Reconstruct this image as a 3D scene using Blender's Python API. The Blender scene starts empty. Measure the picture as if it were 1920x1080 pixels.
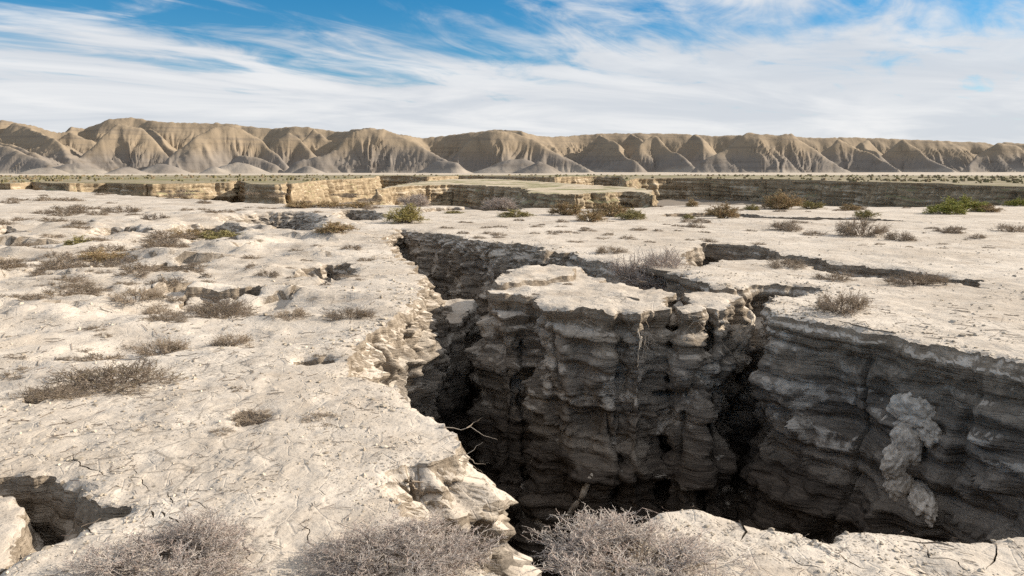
import bpy, math, random, time
import numpy as np
from mathutils import Vector, Euler
from mathutils.geometry import delaunay_2d_cdt

T0 = time.time()
rng = np.random.default_rng(7)
random.seed(7)
SC = bpy.context.scene
COL = SC.collection

# ------------------------------------------------------------------ camera
F, CX, CY, HORIZON, EYE = 1371.0, 960.0, 540.0, 319.0, 1.8      # traced at 1920 x 1080
PITCH = math.atan((CY - HORIZON) / F)
cam_d = bpy.data.cameras.new('camera')
cam_d.sensor_width = 36.0
cam_d.lens = 36.0 * F / 1920.0
cam_d.clip_start = 0.05
cam_d.clip_end = 60000
cam = bpy.data.objects.new('camera', cam_d)
COL.objects.link(cam)
cam.location = (0, 0, EYE)
cam.rotation_euler = (math.pi / 2 - PITCH, 0, 0)
SC.camera = cam

# ------------------------------------------------------------------ sky
SUN_EL, SUN_AZ = math.radians(25), math.radians(13)             # azimuth from +x towards +y
sun_vec = Vector((math.cos(SUN_EL) * math.cos(SUN_AZ), math.cos(SUN_EL) * math.sin(SUN_AZ), math.sin(SUN_EL)))
world = bpy.data.worlds.new('World')
SC.world = world
world.use_nodes = True
wn, wl = world.node_tree.nodes, world.node_tree.links
wn.clear()


def wnode(t, **k):
    n = wn.new(t)
    for a, v in k.items():
        setattr(n, a, v)
    return n


def wmath(op, a, b=None, clamp=False):
    n = wnode('ShaderNodeMath', operation=op, use_clamp=clamp)
    for i, v in enumerate((a, b)):
        if v is None:
            continue
        if isinstance(v, (int, float)):
            n.inputs[i].default_value = v
        else:
            wl.new(v, n.inputs[i])
    return n.outputs[0]


def wmap(v, a, b, c=0.0, d=1.0):
    n = wnode('ShaderNodeMapRange', interpolation_type='SMOOTHSTEP')
    wl.new(v, n.inputs[0])
    for i, q in enumerate((a, b, c, d)):
        n.inputs[i + 1].default_value = q
    return n.outputs[0]


w_out = wnode('ShaderNodeOutputWorld')
w_bg = wnode('ShaderNodeBackground')
w_bg.inputs[1].default_value = 0.072
w_sky = wnode('ShaderNodeTexSky', sky_type='NISHITA', sun_disc=False)
w_sky.sun_elevation = SUN_EL
w_sky.sun_rotation = math.pi / 2 - SUN_AZ
w_sky.air_density, w_sky.dust_density, w_sky.ozone_density = 1.0, 0.15, 4.0
w_hsv = wnode('ShaderNodeHueSaturation')
w_hsv.inputs['Hue'].default_value = 0.495
w_hsv.inputs['Saturation'].default_value = 1.40
w_hsv.inputs['Value'].default_value = 1.05
wl.new(w_sky.outputs[0], w_hsv.inputs['Color'])
w_tc = wnode('ShaderNodeTexCoord')
w_sep = wnode('ShaderNodeSeparateXYZ')
wl.new(w_tc.outputs['Generated'], w_sep.inputs[0])
dx, dy, dz = w_sep.outputs
zz = wmath('ADD', wmath('MAXIMUM', dz, 0.0), 0.085)
u = wmath('DIVIDE', dx, zz)
v = wmath('DIVIDE', dy, zz)


def cloud_noise(rot, su, sv, scale, detail, rough, dist, off):
    c = wnode('ShaderNodeCombineXYZ')
    ca, sa = math.cos(rot), math.sin(rot)
    uu = wmath('ADD', wmath('MULTIPLY', u, ca * su), wmath('MULTIPLY', v, sa * su))
    vv = wmath('ADD', wmath('MULTIPLY', u, -sa * sv), wmath('MULTIPLY', v, ca * sv))
    wl.new(uu, c.inputs[0])
    wl.new(vv, c.inputs[1])
    c.inputs[2].default_value = off
    n = wnode('ShaderNodeTexNoise', noise_dimensions='3D')
    wl.new(c.outputs[0], n.inputs['Vector'])
    n.inputs['Scale'].default_value = scale
    n.inputs['Detail'].default_value = detail
    n.inputs['Roughness'].default_value = rough
    n.inputs['Distortion'].default_value = dist
    return n.outputs['Fac']


big = cloud_noise(0.30, 0.6, 0.9, 0.45, 3, 0.5, 0.5, 2.3)
mid = cloud_noise(0.60, 0.45, 0.8, 1.0, 9, 0.56, 0.9, 5.1)
fine = cloud_noise(0.9, 0.4, 0.9, 2.6, 9, 0.6, 1.4, 9.4)
dens = wmath('ADD', wmath('MULTIPLY', big, 0.75), wmath('ADD', wmath('MULTIPLY', mid, 0.75), wmath('MULTIPLY', fine, 0.50)))
# more cirrus towards the sunny side and towards the horizon
cover = wmath('ADD', wmath('MULTIPLY', dx, 0.10), wmap(dz, 0.20, 0.05, 0.0, 0.36))
dens = wmath('ADD', dens, wmath('ADD', cover, wmap(dz, 0.24, 0.5, 0.0, 0.30)))  # plus an added veil overhead, out of view, to whiten the blue fill light
cl = wmap(dens, 0.99, 1.24)
low = wmap(dz, 0.13, 0.0, 0.0, 0.45)
cl = wmath('MINIMUM', wmath('ADD', wmath('MULTIPLY', cl, 0.93), low), 0.97)
shade = wmap(mid, 0.35, 0.68)
w_cc = wnode('ShaderNodeMix', data_type='RGBA')
wl.new(shade, w_cc.inputs[0])
w_cc.inputs[6].default_value = (6.0, 6.3, 6.75, 1)
w_cc.inputs[7].default_value = (8.0, 8.0, 8.05, 1)
w_mix = wnode('ShaderNodeMix', data_type='RGBA')
wl.new(cl, w_mix.inputs[0])
wl.new(w_hsv.outputs[0], w_mix.inputs[6])
wl.new(w_cc.outputs[2], w_mix.inputs[7])
wl.new(w_mix.outputs[2], w_bg.inputs[0])
wl.new(w_bg.outputs[0], w_out.inputs[0])

# ------------------------------------------------------------------ sun and exposure
sd = bpy.data.lights.new('sun', 'SUN')
sd.energy, sd.angle, sd.color = 5.0, math.radians(0.53), (1.0, 0.915, 0.79)
so = bpy.data.objects.new('sun', sd)
COL.objects.link(so)
so.rotation_euler = (-sun_vec).to_track_quat('-Z', 'Y').to_euler()
so.location = (20, 5, 30)
SC.view_settings.view_transform = 'Standard'
SC.view_settings.look = 'None'
SC.view_settings.gamma = 1.0
SC.view_settings.use_curve_mapping = False
SC.view_settings.exposure = 0.62
SC.render.engine = 'CYCLES'
SC.cycles.max_bounces = 6
SC.cycles.diffuse_bounces = 3
SC.cycles.use_denoising = False
SC.cycles.sample_clamp_indirect = 4.0
SC.cycles.use_adaptive_sampling = True
SC.cycles.adaptive_threshold = 0.02
SC.cycles.denoiser = 'OPENIMAGEDENOISE'
SC.cycles.denoising_input_passes = 'RGB_ALBEDO_NORMAL'
SC.cycles.denoising_prefilter = 'ACCURATE'

# ------------------------------------------------------------------ helpers
_ct, _st = math.cos(PITCH), math.sin(PITCH)


def ray(px, py):
    """direction in the place of a line of sight traced in the photograph"""
    a, b = (np.asarray(px, float) - CX) / F, (CY - np.asarray(py, float)) / F
    return a, _ct + b * _st, b * _ct - _st


def at(px, py, z=0.0):
    a, b, c = ray(px, py)
    t = (z - EYE) / np.minimum(c, -1e-5)
    return np.stack([a * t, b * t], -1)


def at_y(px, py, y):
    a, b, c = ray(px, py)
    t = y / b
    return np.array([a * t, y, EYE + c * t])


_perm = np.random.default_rng(11).permutation(4096).astype(np.int32)
_perm = np.concatenate([_perm, _perm, _perm])
_g = np.random.default_rng(12).normal(size=(4096, 3)).astype(np.float32)
_g /= np.linalg.norm(_g, axis=1)[:, None]
_gx, _gy, _gz = [np.ascontiguousarray(_g[_perm[:4096], i]) for i in range(3)]


def perlin(x, y, z=0.0, seed=0):
    x = np.asarray(x, np.float32)
    y = np.asarray(y, np.float32)
    z = np.asarray(z, np.float32)
    x, y, z = np.broadcast_arrays(x, y, z)
    z = z + np.float32(seed * 17.31)
    xi, yi, zi = np.floor(x).astype(np.int32), np.floor(y).astype(np.int32), np.floor(z).astype(np.int32)
    xf, yf, zf = x - xi, y - yi, z - zi
    xi &= 4095
    yi &= 4095
    zi &= 4095
    fu, fv, fw = [t * t * t * (t * (t * 6 - 15) + 10) for t in (xf, yf, zf)]
    out = 0
    for i in (0, 1):
        wx = fu if i else 1 - fu
        a = _perm.take(xi + i)
        for j in (0, 1):
            wy = fv if j else 1 - fv
            b = _perm.take((a + yi + j) & 4095)
            for k in (0, 1):
                wz = fw if k else 1 - fw
                q = (b + zi + k) & 4095
                out = out + wx * wy * wz * (_gx.take(q) * (xf - i) + _gy.take(q) * (yf - j) + _gz.take(q) * (zf - k))
    return out * 1.5


def fbm(x, y, z=0.0, o=4, gain=0.5, lac=2.03, seed=0):
    s, a, f = 0, 1.0, 1.0
    for i in range(o):
        s = s + a * perlin(np.asarray(x) * f, np.asarray(y) * f, np.asarray(z) * f, seed + i)
        a *= gain
        f *= lac
    return s


def billow(x, y, z=0.0, o=3, gain=0.5, seed=0):
    s, a, f = 0, 1.0, 1.0
    for i in range(o):
        s = s + a * (1 - 2.2 * np.abs(perlin(np.asarray(x) * f, np.asarray(y) * f, np.asarray(z) * f, seed + i)))
        a *= gain
        f *= 2.07
    return s


def cells(x, y, z, seed=0):
    """one value per broken block, with wavy joints"""
    wx = 0.35 * perlin(x * 0.9, y * 0.9, z * 0.9, seed)
    wy = 0.35 * perlin(x * 0.9, y * 0.9, z * 0.9, seed + 1)
    i = np.floor(x + wx + 0.31 * np.floor(z + wy)).astype(np.int64)
    j = np.floor(y + wy).astype(np.int64)
    k_ = np.floor(z + wx * 0.6).astype(np.int64)
    h = _perm[(_perm[(_perm[i & 4095] + j) & 4095] + k_ + seed * 131) & 4095]
    return h / 2048.0 - 1.0


def sstep(a, b, x):
    t = np.clip((x - a) / (b - a), 0, 1)
    return t * t * (3 - 2 * t)


def mesh_data(name, V, Fc, mat, smooth=True):
    """Fc: int array (n,3) or (n,4), or a list of such arrays"""
    V = np.asarray(V, np.float32)
    Fc = Fc if isinstance(Fc, list) else [Fc]
    Fc = [np.asarray(f, np.int32) for f in Fc if len(f)]
    me = bpy.data.meshes.new(name)
    loops = np.concatenate([f.ravel() for f in Fc])
    tot = np.concatenate([np.full(len(f), f.shape[1], np.int32) for f in Fc])
    me.vertices.add(len(V))
    me.vertices.foreach_set('co', V.ravel())
    me.loops.add(len(loops))
    me.loops.foreach_set('vertex_index', loops)
    me.polygons.add(len(tot))
    st = np.zeros(len(tot), np.int32)
    st[1:] = np.cumsum(tot)[:-1]
    me.polygons.foreach_set('loop_start', st)
    me.polygons.foreach_set('use_smooth', np.full(len(tot), smooth, bool))
    me.update(calc_edges=True)
    me.validate()
    me.materials.append(mat)
    return me


def link(name, me, parent=None, loc=None):
    o = bpy.data.objects.new(name, me)
    COL.objects.link(o)
    if parent is not None:
        o.parent = parent
    if loc is not None:
        o.location = loc
    return o


def tag(o, label=None, cat=None, group=None, kind=None):
    for k, v_ in (('label', label), ('category', cat), ('group', group), ('kind', kind)):
        if v_:
            o[k] = v_
    return o


# ------------------------------------------------------------------ materials
class NT:
    def __init__(s, name):
        s.m = bpy.data.materials.new(name)
        s.m.use_nodes = True
        s.n, s.l = s.m.node_tree.nodes, s.m.node_tree.links
        s.n.clear()
        s.out = s.n.new('ShaderNodeOutputMaterial')
        s.b = s.n.new('ShaderNodeBsdfPrincipled')
        s.l.new(s.b.outputs[0], s.out.inputs[0])
        s.b.inputs['Roughness'].default_value = 0.95
        s.b.inputs['Specular IOR Level'].default_value = 0.1
        s.geo = s.n.new('ShaderNodeNewGeometry')
        s.pos = s.geo.outputs['Position']

    def put(s, sock, v_):
        if isinstance(v_, (int, float)):
            sock.default_value = v_
        elif isinstance(v_, (tuple, list)):
            sock.default_value = tuple(v_) + ((1,) if len(v_) == 3 and len(sock.default_value) == 4 else ())
        else:
            s.l.new(v_, sock)

    def scale(s, vec, k):
        n = s.n.new('ShaderNodeVectorMath')
        n.operation = 'MULTIPLY'
        s.put(n.inputs[0], vec)
        n.inputs[1].default_value = k
        return n.outputs[0]

    def noise(s, scale, detail=4, rough=0.55, vec=None, dist=0.0):
        n = s.n.new('ShaderNodeTexNoise')
        s.put(n.inputs['Vector'], vec or s.pos)
        n.inputs['Scale'].default_value = scale
        n.inputs['Detail'].default_value = detail
        n.inputs['Roughness'].default_value = rough
        n.inputs['Distortion'].default_value = dist
        return n.outputs['Fac']

    def voro(s, scale, feature='DISTANCE_TO_EDGE', vec=None, rand=1.0):
        n = s.n.new('ShaderNodeTexVoronoi')
        n.feature = feature
        s.put(n.inputs['Vector'], vec or s.pos)
        n.inputs['Scale'].default_value = scale
        n.inputs['Randomness'].default_value = rand
        return n.outputs['Distance']

    def map(s, v_, a, b, c=0.0, d=1.0, smooth=True):
        n = s.n.new('ShaderNodeMapRange')
        n.interpolation_type = 'SMOOTHSTEP' if smooth else 'LINEAR'
        s.put(n.inputs[0], v_)
        for i, q in enumerate((a, b, c, d)):
            n.inputs[i + 1].default_value = q
        return n.outputs[0]

    def math(s, op, a, b=0.0):
        n = s.n.new('ShaderNodeMath')
        n.operation = op
        s.put(n.inputs[0], a)
        s.put(n.inputs[1], b)
        return n.outputs[0]

    def mix(s, f, a, b, mode='MIX'):
        n = s.n.new('ShaderNodeMix')
        n.data_type = 'RGBA'
        n.blend_type = mode
        s.put(n.inputs[0], f)
        s.put(n.inputs[6], a)
        s.put(n.inputs[7], b)
        return n.outputs[2]

    def bump(s, h, strength, distance, prev=None):
        """strength may be a socket"""
        n = s.n.new('ShaderNodeBump')
        s.put(n.inputs['Height'], h)
        s.put(n.inputs['Strength'], strength)
        n.inputs['Distance'].default_value = distance
        if prev is not None:
            s.l.new(prev, n.inputs['Normal'])
        return n.outputs[0]

    def sep(s, vec):
        n = s.n.new('ShaderNodeSeparateXYZ')
        s.put(n.inputs[0], vec)
        return n.outputs

    def done(s, col, normal=None):
        s.put(s.b.inputs['Base Color'], col)
        if normal is not None:
            s.l.new(normal, s.b.inputs['Normal'])
        return s.m


def earth_material(name, crust_a, crust_b, wall_a, wall_b, pale, near=True):
    """pale dried silt on top, layered darker silt on the faces: split by the way the true face looks"""
    k = NT(name)
    nz = k.sep(k.geo.outputs['True Normal'])[2]
    big_ = k.noise(0.35, 4, 0.6)
    mid_ = k.noise(2.3, 5, 0.65)
    fine_ = k.noise(17.0, 5, 0.7)
    grit = k.noise(75.0, 3, 0.7)
    crust = k.mix(k.map(k.math('ADD', k.math('MULTIPLY', big_, 0.6), k.math('MULTIPLY', mid_, 0.4)), 0.36, 0.64), crust_a, crust_b)
    crust = k.mix(k.map(fine_, 0.56, 0.74, 0, 0.55), crust, tuple(c * 0.60 for c in crust_a))
    crust = k.mix(k.map(grit, 0.60, 0.72, 0, 0.50 if near else 0.2), crust, tuple(c * 0.42 for c in crust_a))
    crust = k.mix(k.map(k.noise(9.0, 4, 0.6), 0.55, 0.75, 0, 0.5), crust, tuple(min(1, c * 1.2) for c in crust_b))
    crust = k.mix(k.map(k.noise(1.1, 6, 0.7, None, 0.6), 0.52, 0.68, 0, 0.55), crust, tuple(c * q for c, q in zip(crust_a, (0.80, 0.76, 0.72))))
    if not near:
        crust = k.mix(k.map(k.noise(0.16, 4, 0.6), 0.46, 0.58, 0, 0.75), crust, (0.15, 0.15, 0.055))
    if near:
        dots = k.math('MULTIPLY', k.map(k.voro(19.0, 'F1'), 0.30, 0.16), k.map(k.noise(0.9, 4, 0.65), 0.44, 0.60))
        crust = k.mix(k.math('MULTIPLY', dots, 0.75), crust, tuple(c * 0.28 for c in crust_a))
        dots = k.math('MULTIPLY', k.map(k.voro(46.0, 'F1'), 0.34, 0.20), k.map(k.noise(2.2, 4, 0.7), 0.42, 0.62))
        crust = k.mix(k.math('MULTIPLY', dots, 0.7), crust, tuple(c * 0.33 for c in crust_a))
    # layers: stretched along the bedding
    lv = k.scale(k.pos, (0.35, 0.35, 5.5))
    lay = k.noise(1.0, 6, 0.62, lv, 0.25)
    lay2 = k.noise(3.1, 4, 0.6, lv, 0.1)
    wallc = k.mix(k.map(lay, 0.34, 0.66), wall_a, wall_b)
    wallc = k.mix(k.map(lay2, 0.52, 0.72, 0, 0.55), wallc, tuple(c * 0.55 for c in wall_a))
    lay3 = k.noise(1.0, 5, 0.7, k.scale(k.pos, (0.6, 0.6, 26.0)), 0.4)
    wallc = k.mix(k.map(lay3, 0.50, 0.68, 0, 0.65), wallc, tuple(c * 0.45 for c in wall_a))
    wallc = k.mix(k.map(lay3, 0.46, 0.34, 0, 0.35), wallc, tuple(c * 1.25 for c in wall_b))
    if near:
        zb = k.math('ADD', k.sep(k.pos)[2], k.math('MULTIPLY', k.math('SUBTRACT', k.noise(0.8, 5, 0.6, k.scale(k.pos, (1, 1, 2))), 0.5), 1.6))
        wallc = k.mix(k.map(zb, -1.75, -2.05), wallc, k.mix(k.map(lay3, 0.38, 0.62), (0.150, 0.122, 0.098), (0.078, 0.064, 0.053)))  # darker lower beds; their colour also stands in for deep fissure shade
    clump = k.noise(1.5, 5, 0.6, k.scale(k.pos, (1.0, 1.0, 1.5)), 0.5)
    wallc = k.mix(k.map(k.math('ADD', clump, k.map(k.sep(k.pos)[2], -2.6, -0.6, -0.045, 0.045) if near else 0.0), 0.575, 0.625, 0, 0.85), wallc, pale)
    wallc = k.mix(k.map(fine_, 0.54, 0.72, 0, 0.6), wallc, tuple(c * 0.6 for c in wall_a))
    zp = k.sep(k.pos)[2]
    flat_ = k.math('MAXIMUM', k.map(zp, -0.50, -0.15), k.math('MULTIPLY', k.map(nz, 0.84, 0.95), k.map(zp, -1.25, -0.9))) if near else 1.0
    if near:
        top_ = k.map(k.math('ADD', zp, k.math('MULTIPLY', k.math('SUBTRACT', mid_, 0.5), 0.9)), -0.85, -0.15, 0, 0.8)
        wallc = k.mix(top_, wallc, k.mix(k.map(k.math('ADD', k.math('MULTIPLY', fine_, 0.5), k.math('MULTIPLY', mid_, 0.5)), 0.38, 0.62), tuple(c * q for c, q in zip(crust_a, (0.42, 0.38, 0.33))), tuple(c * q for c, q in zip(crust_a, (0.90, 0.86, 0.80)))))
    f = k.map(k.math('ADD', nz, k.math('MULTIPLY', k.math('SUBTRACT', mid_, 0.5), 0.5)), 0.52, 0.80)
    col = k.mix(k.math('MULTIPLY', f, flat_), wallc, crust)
    crack = k.voro(5.2, vec=None)
    crk = k.map(crack, 0.0, 0.035)
    if near:
        cm = k.math('MULTIPLY', k.map(k.voro(3.1, vec=k.mix(0.12, k.pos, k.noise(3.0, 3))), 0.030, 0.004), k.map(k.noise(0.55, 3, 0.5), 0.50, 0.60))
        col = k.mix(k.math('MULTIPLY', k.math('MULTIPLY', cm, f), 0.5), col, tuple(c * 0.25 for c in crust_a))
    b = k.bump(crk, 0.25 if near else 0.0, 0.012)
    face_ = k.map(k.math('MULTIPLY', f, flat_), 0.0, 1.0, 1.0, 0.40)
    b = k.bump(fine_, 0.45, 0.016, b)
    b = k.bump(grit, 0.4, 0.0045, b)
    b = k.bump(k.math('ADD', k.map(lay2, 0.35, 0.65), k.math('MULTIPLY', lay3, 0.8)), k.math('MULTIPLY', face_, 0.65), 0.045, b)
    b = k.bump(k.noise(6.0, 6, 0.7), k.math('MULTIPLY', face_, 0.55), 0.05, b)
    return k.done(col, b)


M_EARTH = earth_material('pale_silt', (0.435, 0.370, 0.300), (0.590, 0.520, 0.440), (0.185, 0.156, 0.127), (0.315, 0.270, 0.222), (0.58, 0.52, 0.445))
M_CLIFF = earth_material('tan_silt', (0.42, 0.345, 0.25), (0.52, 0.44, 0.33), (0.30, 0.225, 0.145), (0.44, 0.34, 0.22), (0.50, 0.40, 0.27), near=False)

k = NT('canyon_silt')
M_FLOOR = k.done(k.mix(k.noise(1.2, 5), (0.16, 0.135, 0.11), (0.26, 0.22, 0.18)), k.bump(k.noise(8, 5), 0.6, 0.05))

k = NT('salt_crust')
M_SALT = k.done(k.mix(k.map(k.noise(14, 5, 0.65), 0.4, 0.65), (0.47, 0.405, 0.33), (0.74, 0.66, 0.56)),
                k.bump(k.noise(26, 5, 0.65), 0.6, 0.02))

k = NT('grassy_plain')
_n1 = k.noise(0.05, 5, 0.6, k.scale(k.pos, (0.6, 1.6, 1.0)))
_n2 = k.noise(0.5, 5, 0.65)
_py = k.sep(k.pos)[1]
_c = k.mix(k.map(_n2, 0.38, 0.64), (0.32, 0.265, 0.19), (0.20, 0.17, 0.095))
_c = k.mix(k.map(_n1, 0.48, 0.64, 0, 0.7), _c, (0.16, 0.16, 0.06))
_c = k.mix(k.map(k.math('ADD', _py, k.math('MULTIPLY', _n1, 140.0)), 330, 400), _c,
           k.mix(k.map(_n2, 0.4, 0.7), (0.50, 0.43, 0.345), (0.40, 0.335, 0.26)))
M_PLAIN = k.done(_c, k.bump(_n2, 0.4, 0.2))

k = NT('badland_clay')
_z = k.sep(k.pos)[2]
_n1 = k.noise(0.018, 5, 0.6)
_n2 = k.noise(0.11, 5, 0.65)
_h = k.math('ADD', _z, k.math('MULTIPLY', k.math('SUBTRACT', _n1, 0.5), 26.0))
_c = k.mix(k.map(_h, 8, 26), (0.218, 0.188, 0.16), (0.275, 0.215, 0.150))
_c = k.mix(k.map(k.noise(1.0, 4, 0.6, k.scale(k.pos, (0.006, 0.006, 0.28))), 0.52, 0.66, 0, 0.45), _c, (0.15, 0.126, 0.105))
_c = k.mix(k.map(_h, 4, -2), _c, (0.33, 0.285, 0.235))
_c = k.mix(k.map(_n2, 0.52, 0.72, 0, 0.5), _c, (0.17, 0.13, 0.088))
M_HILL = k.done(_c, k.bump(_n2, 0.5, 1.5))


def twig_material(name, a, b, c):
    k_ = NT(name)
    r = k_.geo.outputs['Random Per Island']
    col = k_.mix(k_.map(r, 0.0, 0.7, smooth=False), a, b)
    col = k_.mix(k_.map(r, 0.72, 0.74), col, c)
    k_.b.inputs['Roughness'].default_value = 0.85
    return k_.done(k_.mix(k_.map(k_.noise(60, 3), 0.4, 0.7, 0, 0.35), col, tuple(q * 0.5 for q in a)))


M_TWIG = twig_material('dry_grey_twigs', (0.27, 0.225, 0.19), (0.64, 0.565, 0.495), (0.42, 0.325, 0.275))
M_TUFT = twig_material('dry_tuft_twigs', (0.25, 0.195, 0.15), (0.42, 0.34, 0.265), (0.30, 0.235, 0.15))
M_STEM = twig_material('dark_woody_stems', (0.10, 0.075, 0.055), (0.19, 0.15, 0.115), (0.14, 0.10, 0.08))
M_RUST = twig_material('rust_brown_sprays', (0.28, 0.19, 0.105), (0.44, 0.31, 0.18), (0.30, 0.25, 0.12))
M_OLIVE = twig_material('olive_leaves', (0.21, 0.19, 0.075), (0.38, 0.33, 0.14), (0.33, 0.25, 0.14))
M_GREEN = twig_material('green_leaves', (0.20, 0.21, 0.045), (0.37, 0.37, 0.10), (0.30, 0.25, 0.10))
M_YELLOW = twig_material('yellow_green_sprays', (0.28, 0.24, 0.08), (0.46, 0.40, 0.15), (0.36, 0.27, 0.14))
M_ROOT = twig_material('bleached_roots', (0.38, 0.31, 0.24), (0.52, 0.45, 0.37), (0.30, 0.24, 0.18))

# ------------------------------------------------------------------ ground shape


def H(x, y):
    """height of the flats: broad swells, hummocks on the left, fine lumps"""
    d = np.hypot(x, y)
    s = x / np.maximum(np.abs(y), 3.0)
    left = sstep(-0.12, -0.32, s) * sstep(5, 11, d)
    far = sstep(7, 20, d)
    h = 0.075 * fbm(x / 5.5, y / 5.5, o=3, seed=1) * (0.35 + 0.65 * far)
    h = h + 0.022 * fbm(x / 0.9, y / 0.9, o=3, seed=5)
    h = h + 0.013 * fbm(x / 0.21, y / 0.21, o=3, seed=9) + 0.016 * cells(x / 0.55, y / 0.55, 0 * x, 11) * perlin(x / 0.9, y / 0.9, seed=12)
    h = h + left * sstep(8, 14, d) * 0.14 * cells(x / 1.9, y / 1.3, 0 * x, 15) * sstep(-0.1, 0.25, perlin(x / 3.0, y / 3.0, seed=16))
    h = h + left * (0.13 * (billow(x / 3.4, y / 2.2, o=3, seed=13) - 0.9) + 0.05 * fbm(x / 0.8, y / 0.8, o=3, seed=17))
    far2 = sstep(26, 44, d)
    return h * (1 - 0.55 * far2) - 0.16 * far2 - 0.05 * left


def drop(x, y):
    """how much the broken rim sinks"""
    return 0.025 + 0.045 * np.clip(fbm(x / 0.5, y / 0.5, o=3, seed=21), -0.5, 1) + 0.015 * cells(x / 0.15, y / 0.15, 0 * x, 23)


def in_poly(pts, poly):
    """even-odd test, points sorted by y so each edge touches only its own rows"""
    order = np.argsort(pts[:, 1])
    ys, xs = pts[order, 1], pts[order, 0]
    c = np.zeros(len(pts), bool)
    a, b = poly, np.roll(poly, -1, 0)
    lo = np.searchsorted(ys, np.minimum(a[:, 1], b[:, 1]), 'left')
    hi = np.searchsorted(ys, np.maximum(a[:, 1], b[:, 1]), 'left')
    for i in range(len(a)):
        if hi[i] > lo[i]:
            sl = slice(lo[i], hi[i])
            xc = a[i, 0] + (ys[sl] - a[i, 1]) * (b[i, 0] - a[i, 0]) / (b[i, 1] - a[i, 1])
            c[sl] ^= xs[sl] < xc
    out = np.empty(len(pts), bool)
    out[order] = c
    return out


def area(P):
    return 0.5 * np.sum(P[:, 0] * np.roll(P[:, 1], -1) - np.roll(P[:, 0], -1) * P[:, 1])


KEYS = ('bench', 'slope', 'amp', 'lod', 'strata', 'depth')
DEF = dict(bench=0.05, slope=0.06, amp=1.0, lod=1.0, strata=1.0, depth=6.6)


def rim(trace, z=0.0, fine=0.0030, jit=1.0, dflt=None, world=False, smin=0.011):
    """traced corners -> a finely broken closed line in the place, with the wall settings carried along"""
    base = dict(DEF, **(dflt or {}))
    P, A, cur = [], [], dict(base)
    for t in trace:
        if len(t) > 2 and t[2]:
            cur = dict(base, **t[2])
        P.append(t[:2])
        A.append([cur[q] for q in KEYS])
    P = np.array(P, float)
    P = P if world else at(P[:, 0], P[:, 1], z)
    A = np.array(A, float)
    if area(P) < 0:
        P, A = P[::-1], A[::-1]
    outP, outA = [], []
    for i in range(len(P)):
        j = (i + 1) % len(P)
        m = (P[i] + P[j]) / 2
        L = np.linalg.norm(P[j] - P[i])
        dist = max(2.0, min(np.hypot(*m), np.hypot(*P[i]), np.hypot(*P[j])))
        sp = max(smin, fine * dist) * max(A[i, 3], A[j, 3])
        n = max(1, int(L / sp))
        t = np.arange(n)[:, None] / n
        outP.append(P[i] + (P[j] - P[i]) * t)
        outA.append(A[i] + (A[j] - A[i]) * t)
    P, A = np.concatenate(outP), np.concatenate(outA)
    P = smooth_ring(P, 3)
    n = ring_normal(P, 4)
    d = np.maximum(2.0, np.hypot(P[:, 0], P[:, 1]))
    lod = A[:, 3]
    o = 0.075 * np.minimum(2.2, d / 6) * fbm(P[:, 0] / 0.55, P[:, 1] / 0.55, o=3, seed=31)
    o = o + 0.022 * np.minimum(3, d / 4) * fbm(P[:, 0] / 0.13, P[:, 1] / 0.13, o=3, seed=35) * (lod < 3)
    cs = 0.17 * np.clip(d / 6, 1, 4)
    cb = cells(P[:, 0] / cs, P[:, 1] / cs, 0 * d, 65) * 0.5 + cells(P[:, 0] / cs * 2.7, P[:, 1] / cs * 2.7, 0 * d, 67) * 0.25
    o = o + 0.055 * np.clip(d / 6, 0.7, 4) * smooth_ring(cb, 0.8)
    P = P + n * (o * jit * np.clip(A[:, 2], 0.2, 1.4))[:, None]
    return P, A


def smooth_ring(a, sigma):
    n = len(a)
    if n < 8 or sigma <= 0:
        return a
    k_ = np.fft.fftfreq(n)
    g = np.exp(-2 * (np.pi * k_ * sigma) ** 2)
    return np.real(np.fft.ifft(np.fft.fft(a, axis=0) * (g[:, None] if a.ndim > 1 else g), axis=0))


def ring_normal(P, sigma):
    """outward normal of a counter-clockwise ring"""
    Q = smooth_ring(P, sigma)
    t = np.roll(Q, -1, 0) - np.roll(Q, 1, 0)
    n = np.stack([t[:, 1], -t[:, 0]], 1)
    return n / np.maximum(np.linalg.norm(n, axis=1), 1e-9)[:, None]


NICHES = []      # (x, y, z, radius, depth): small caves in the faces


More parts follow.
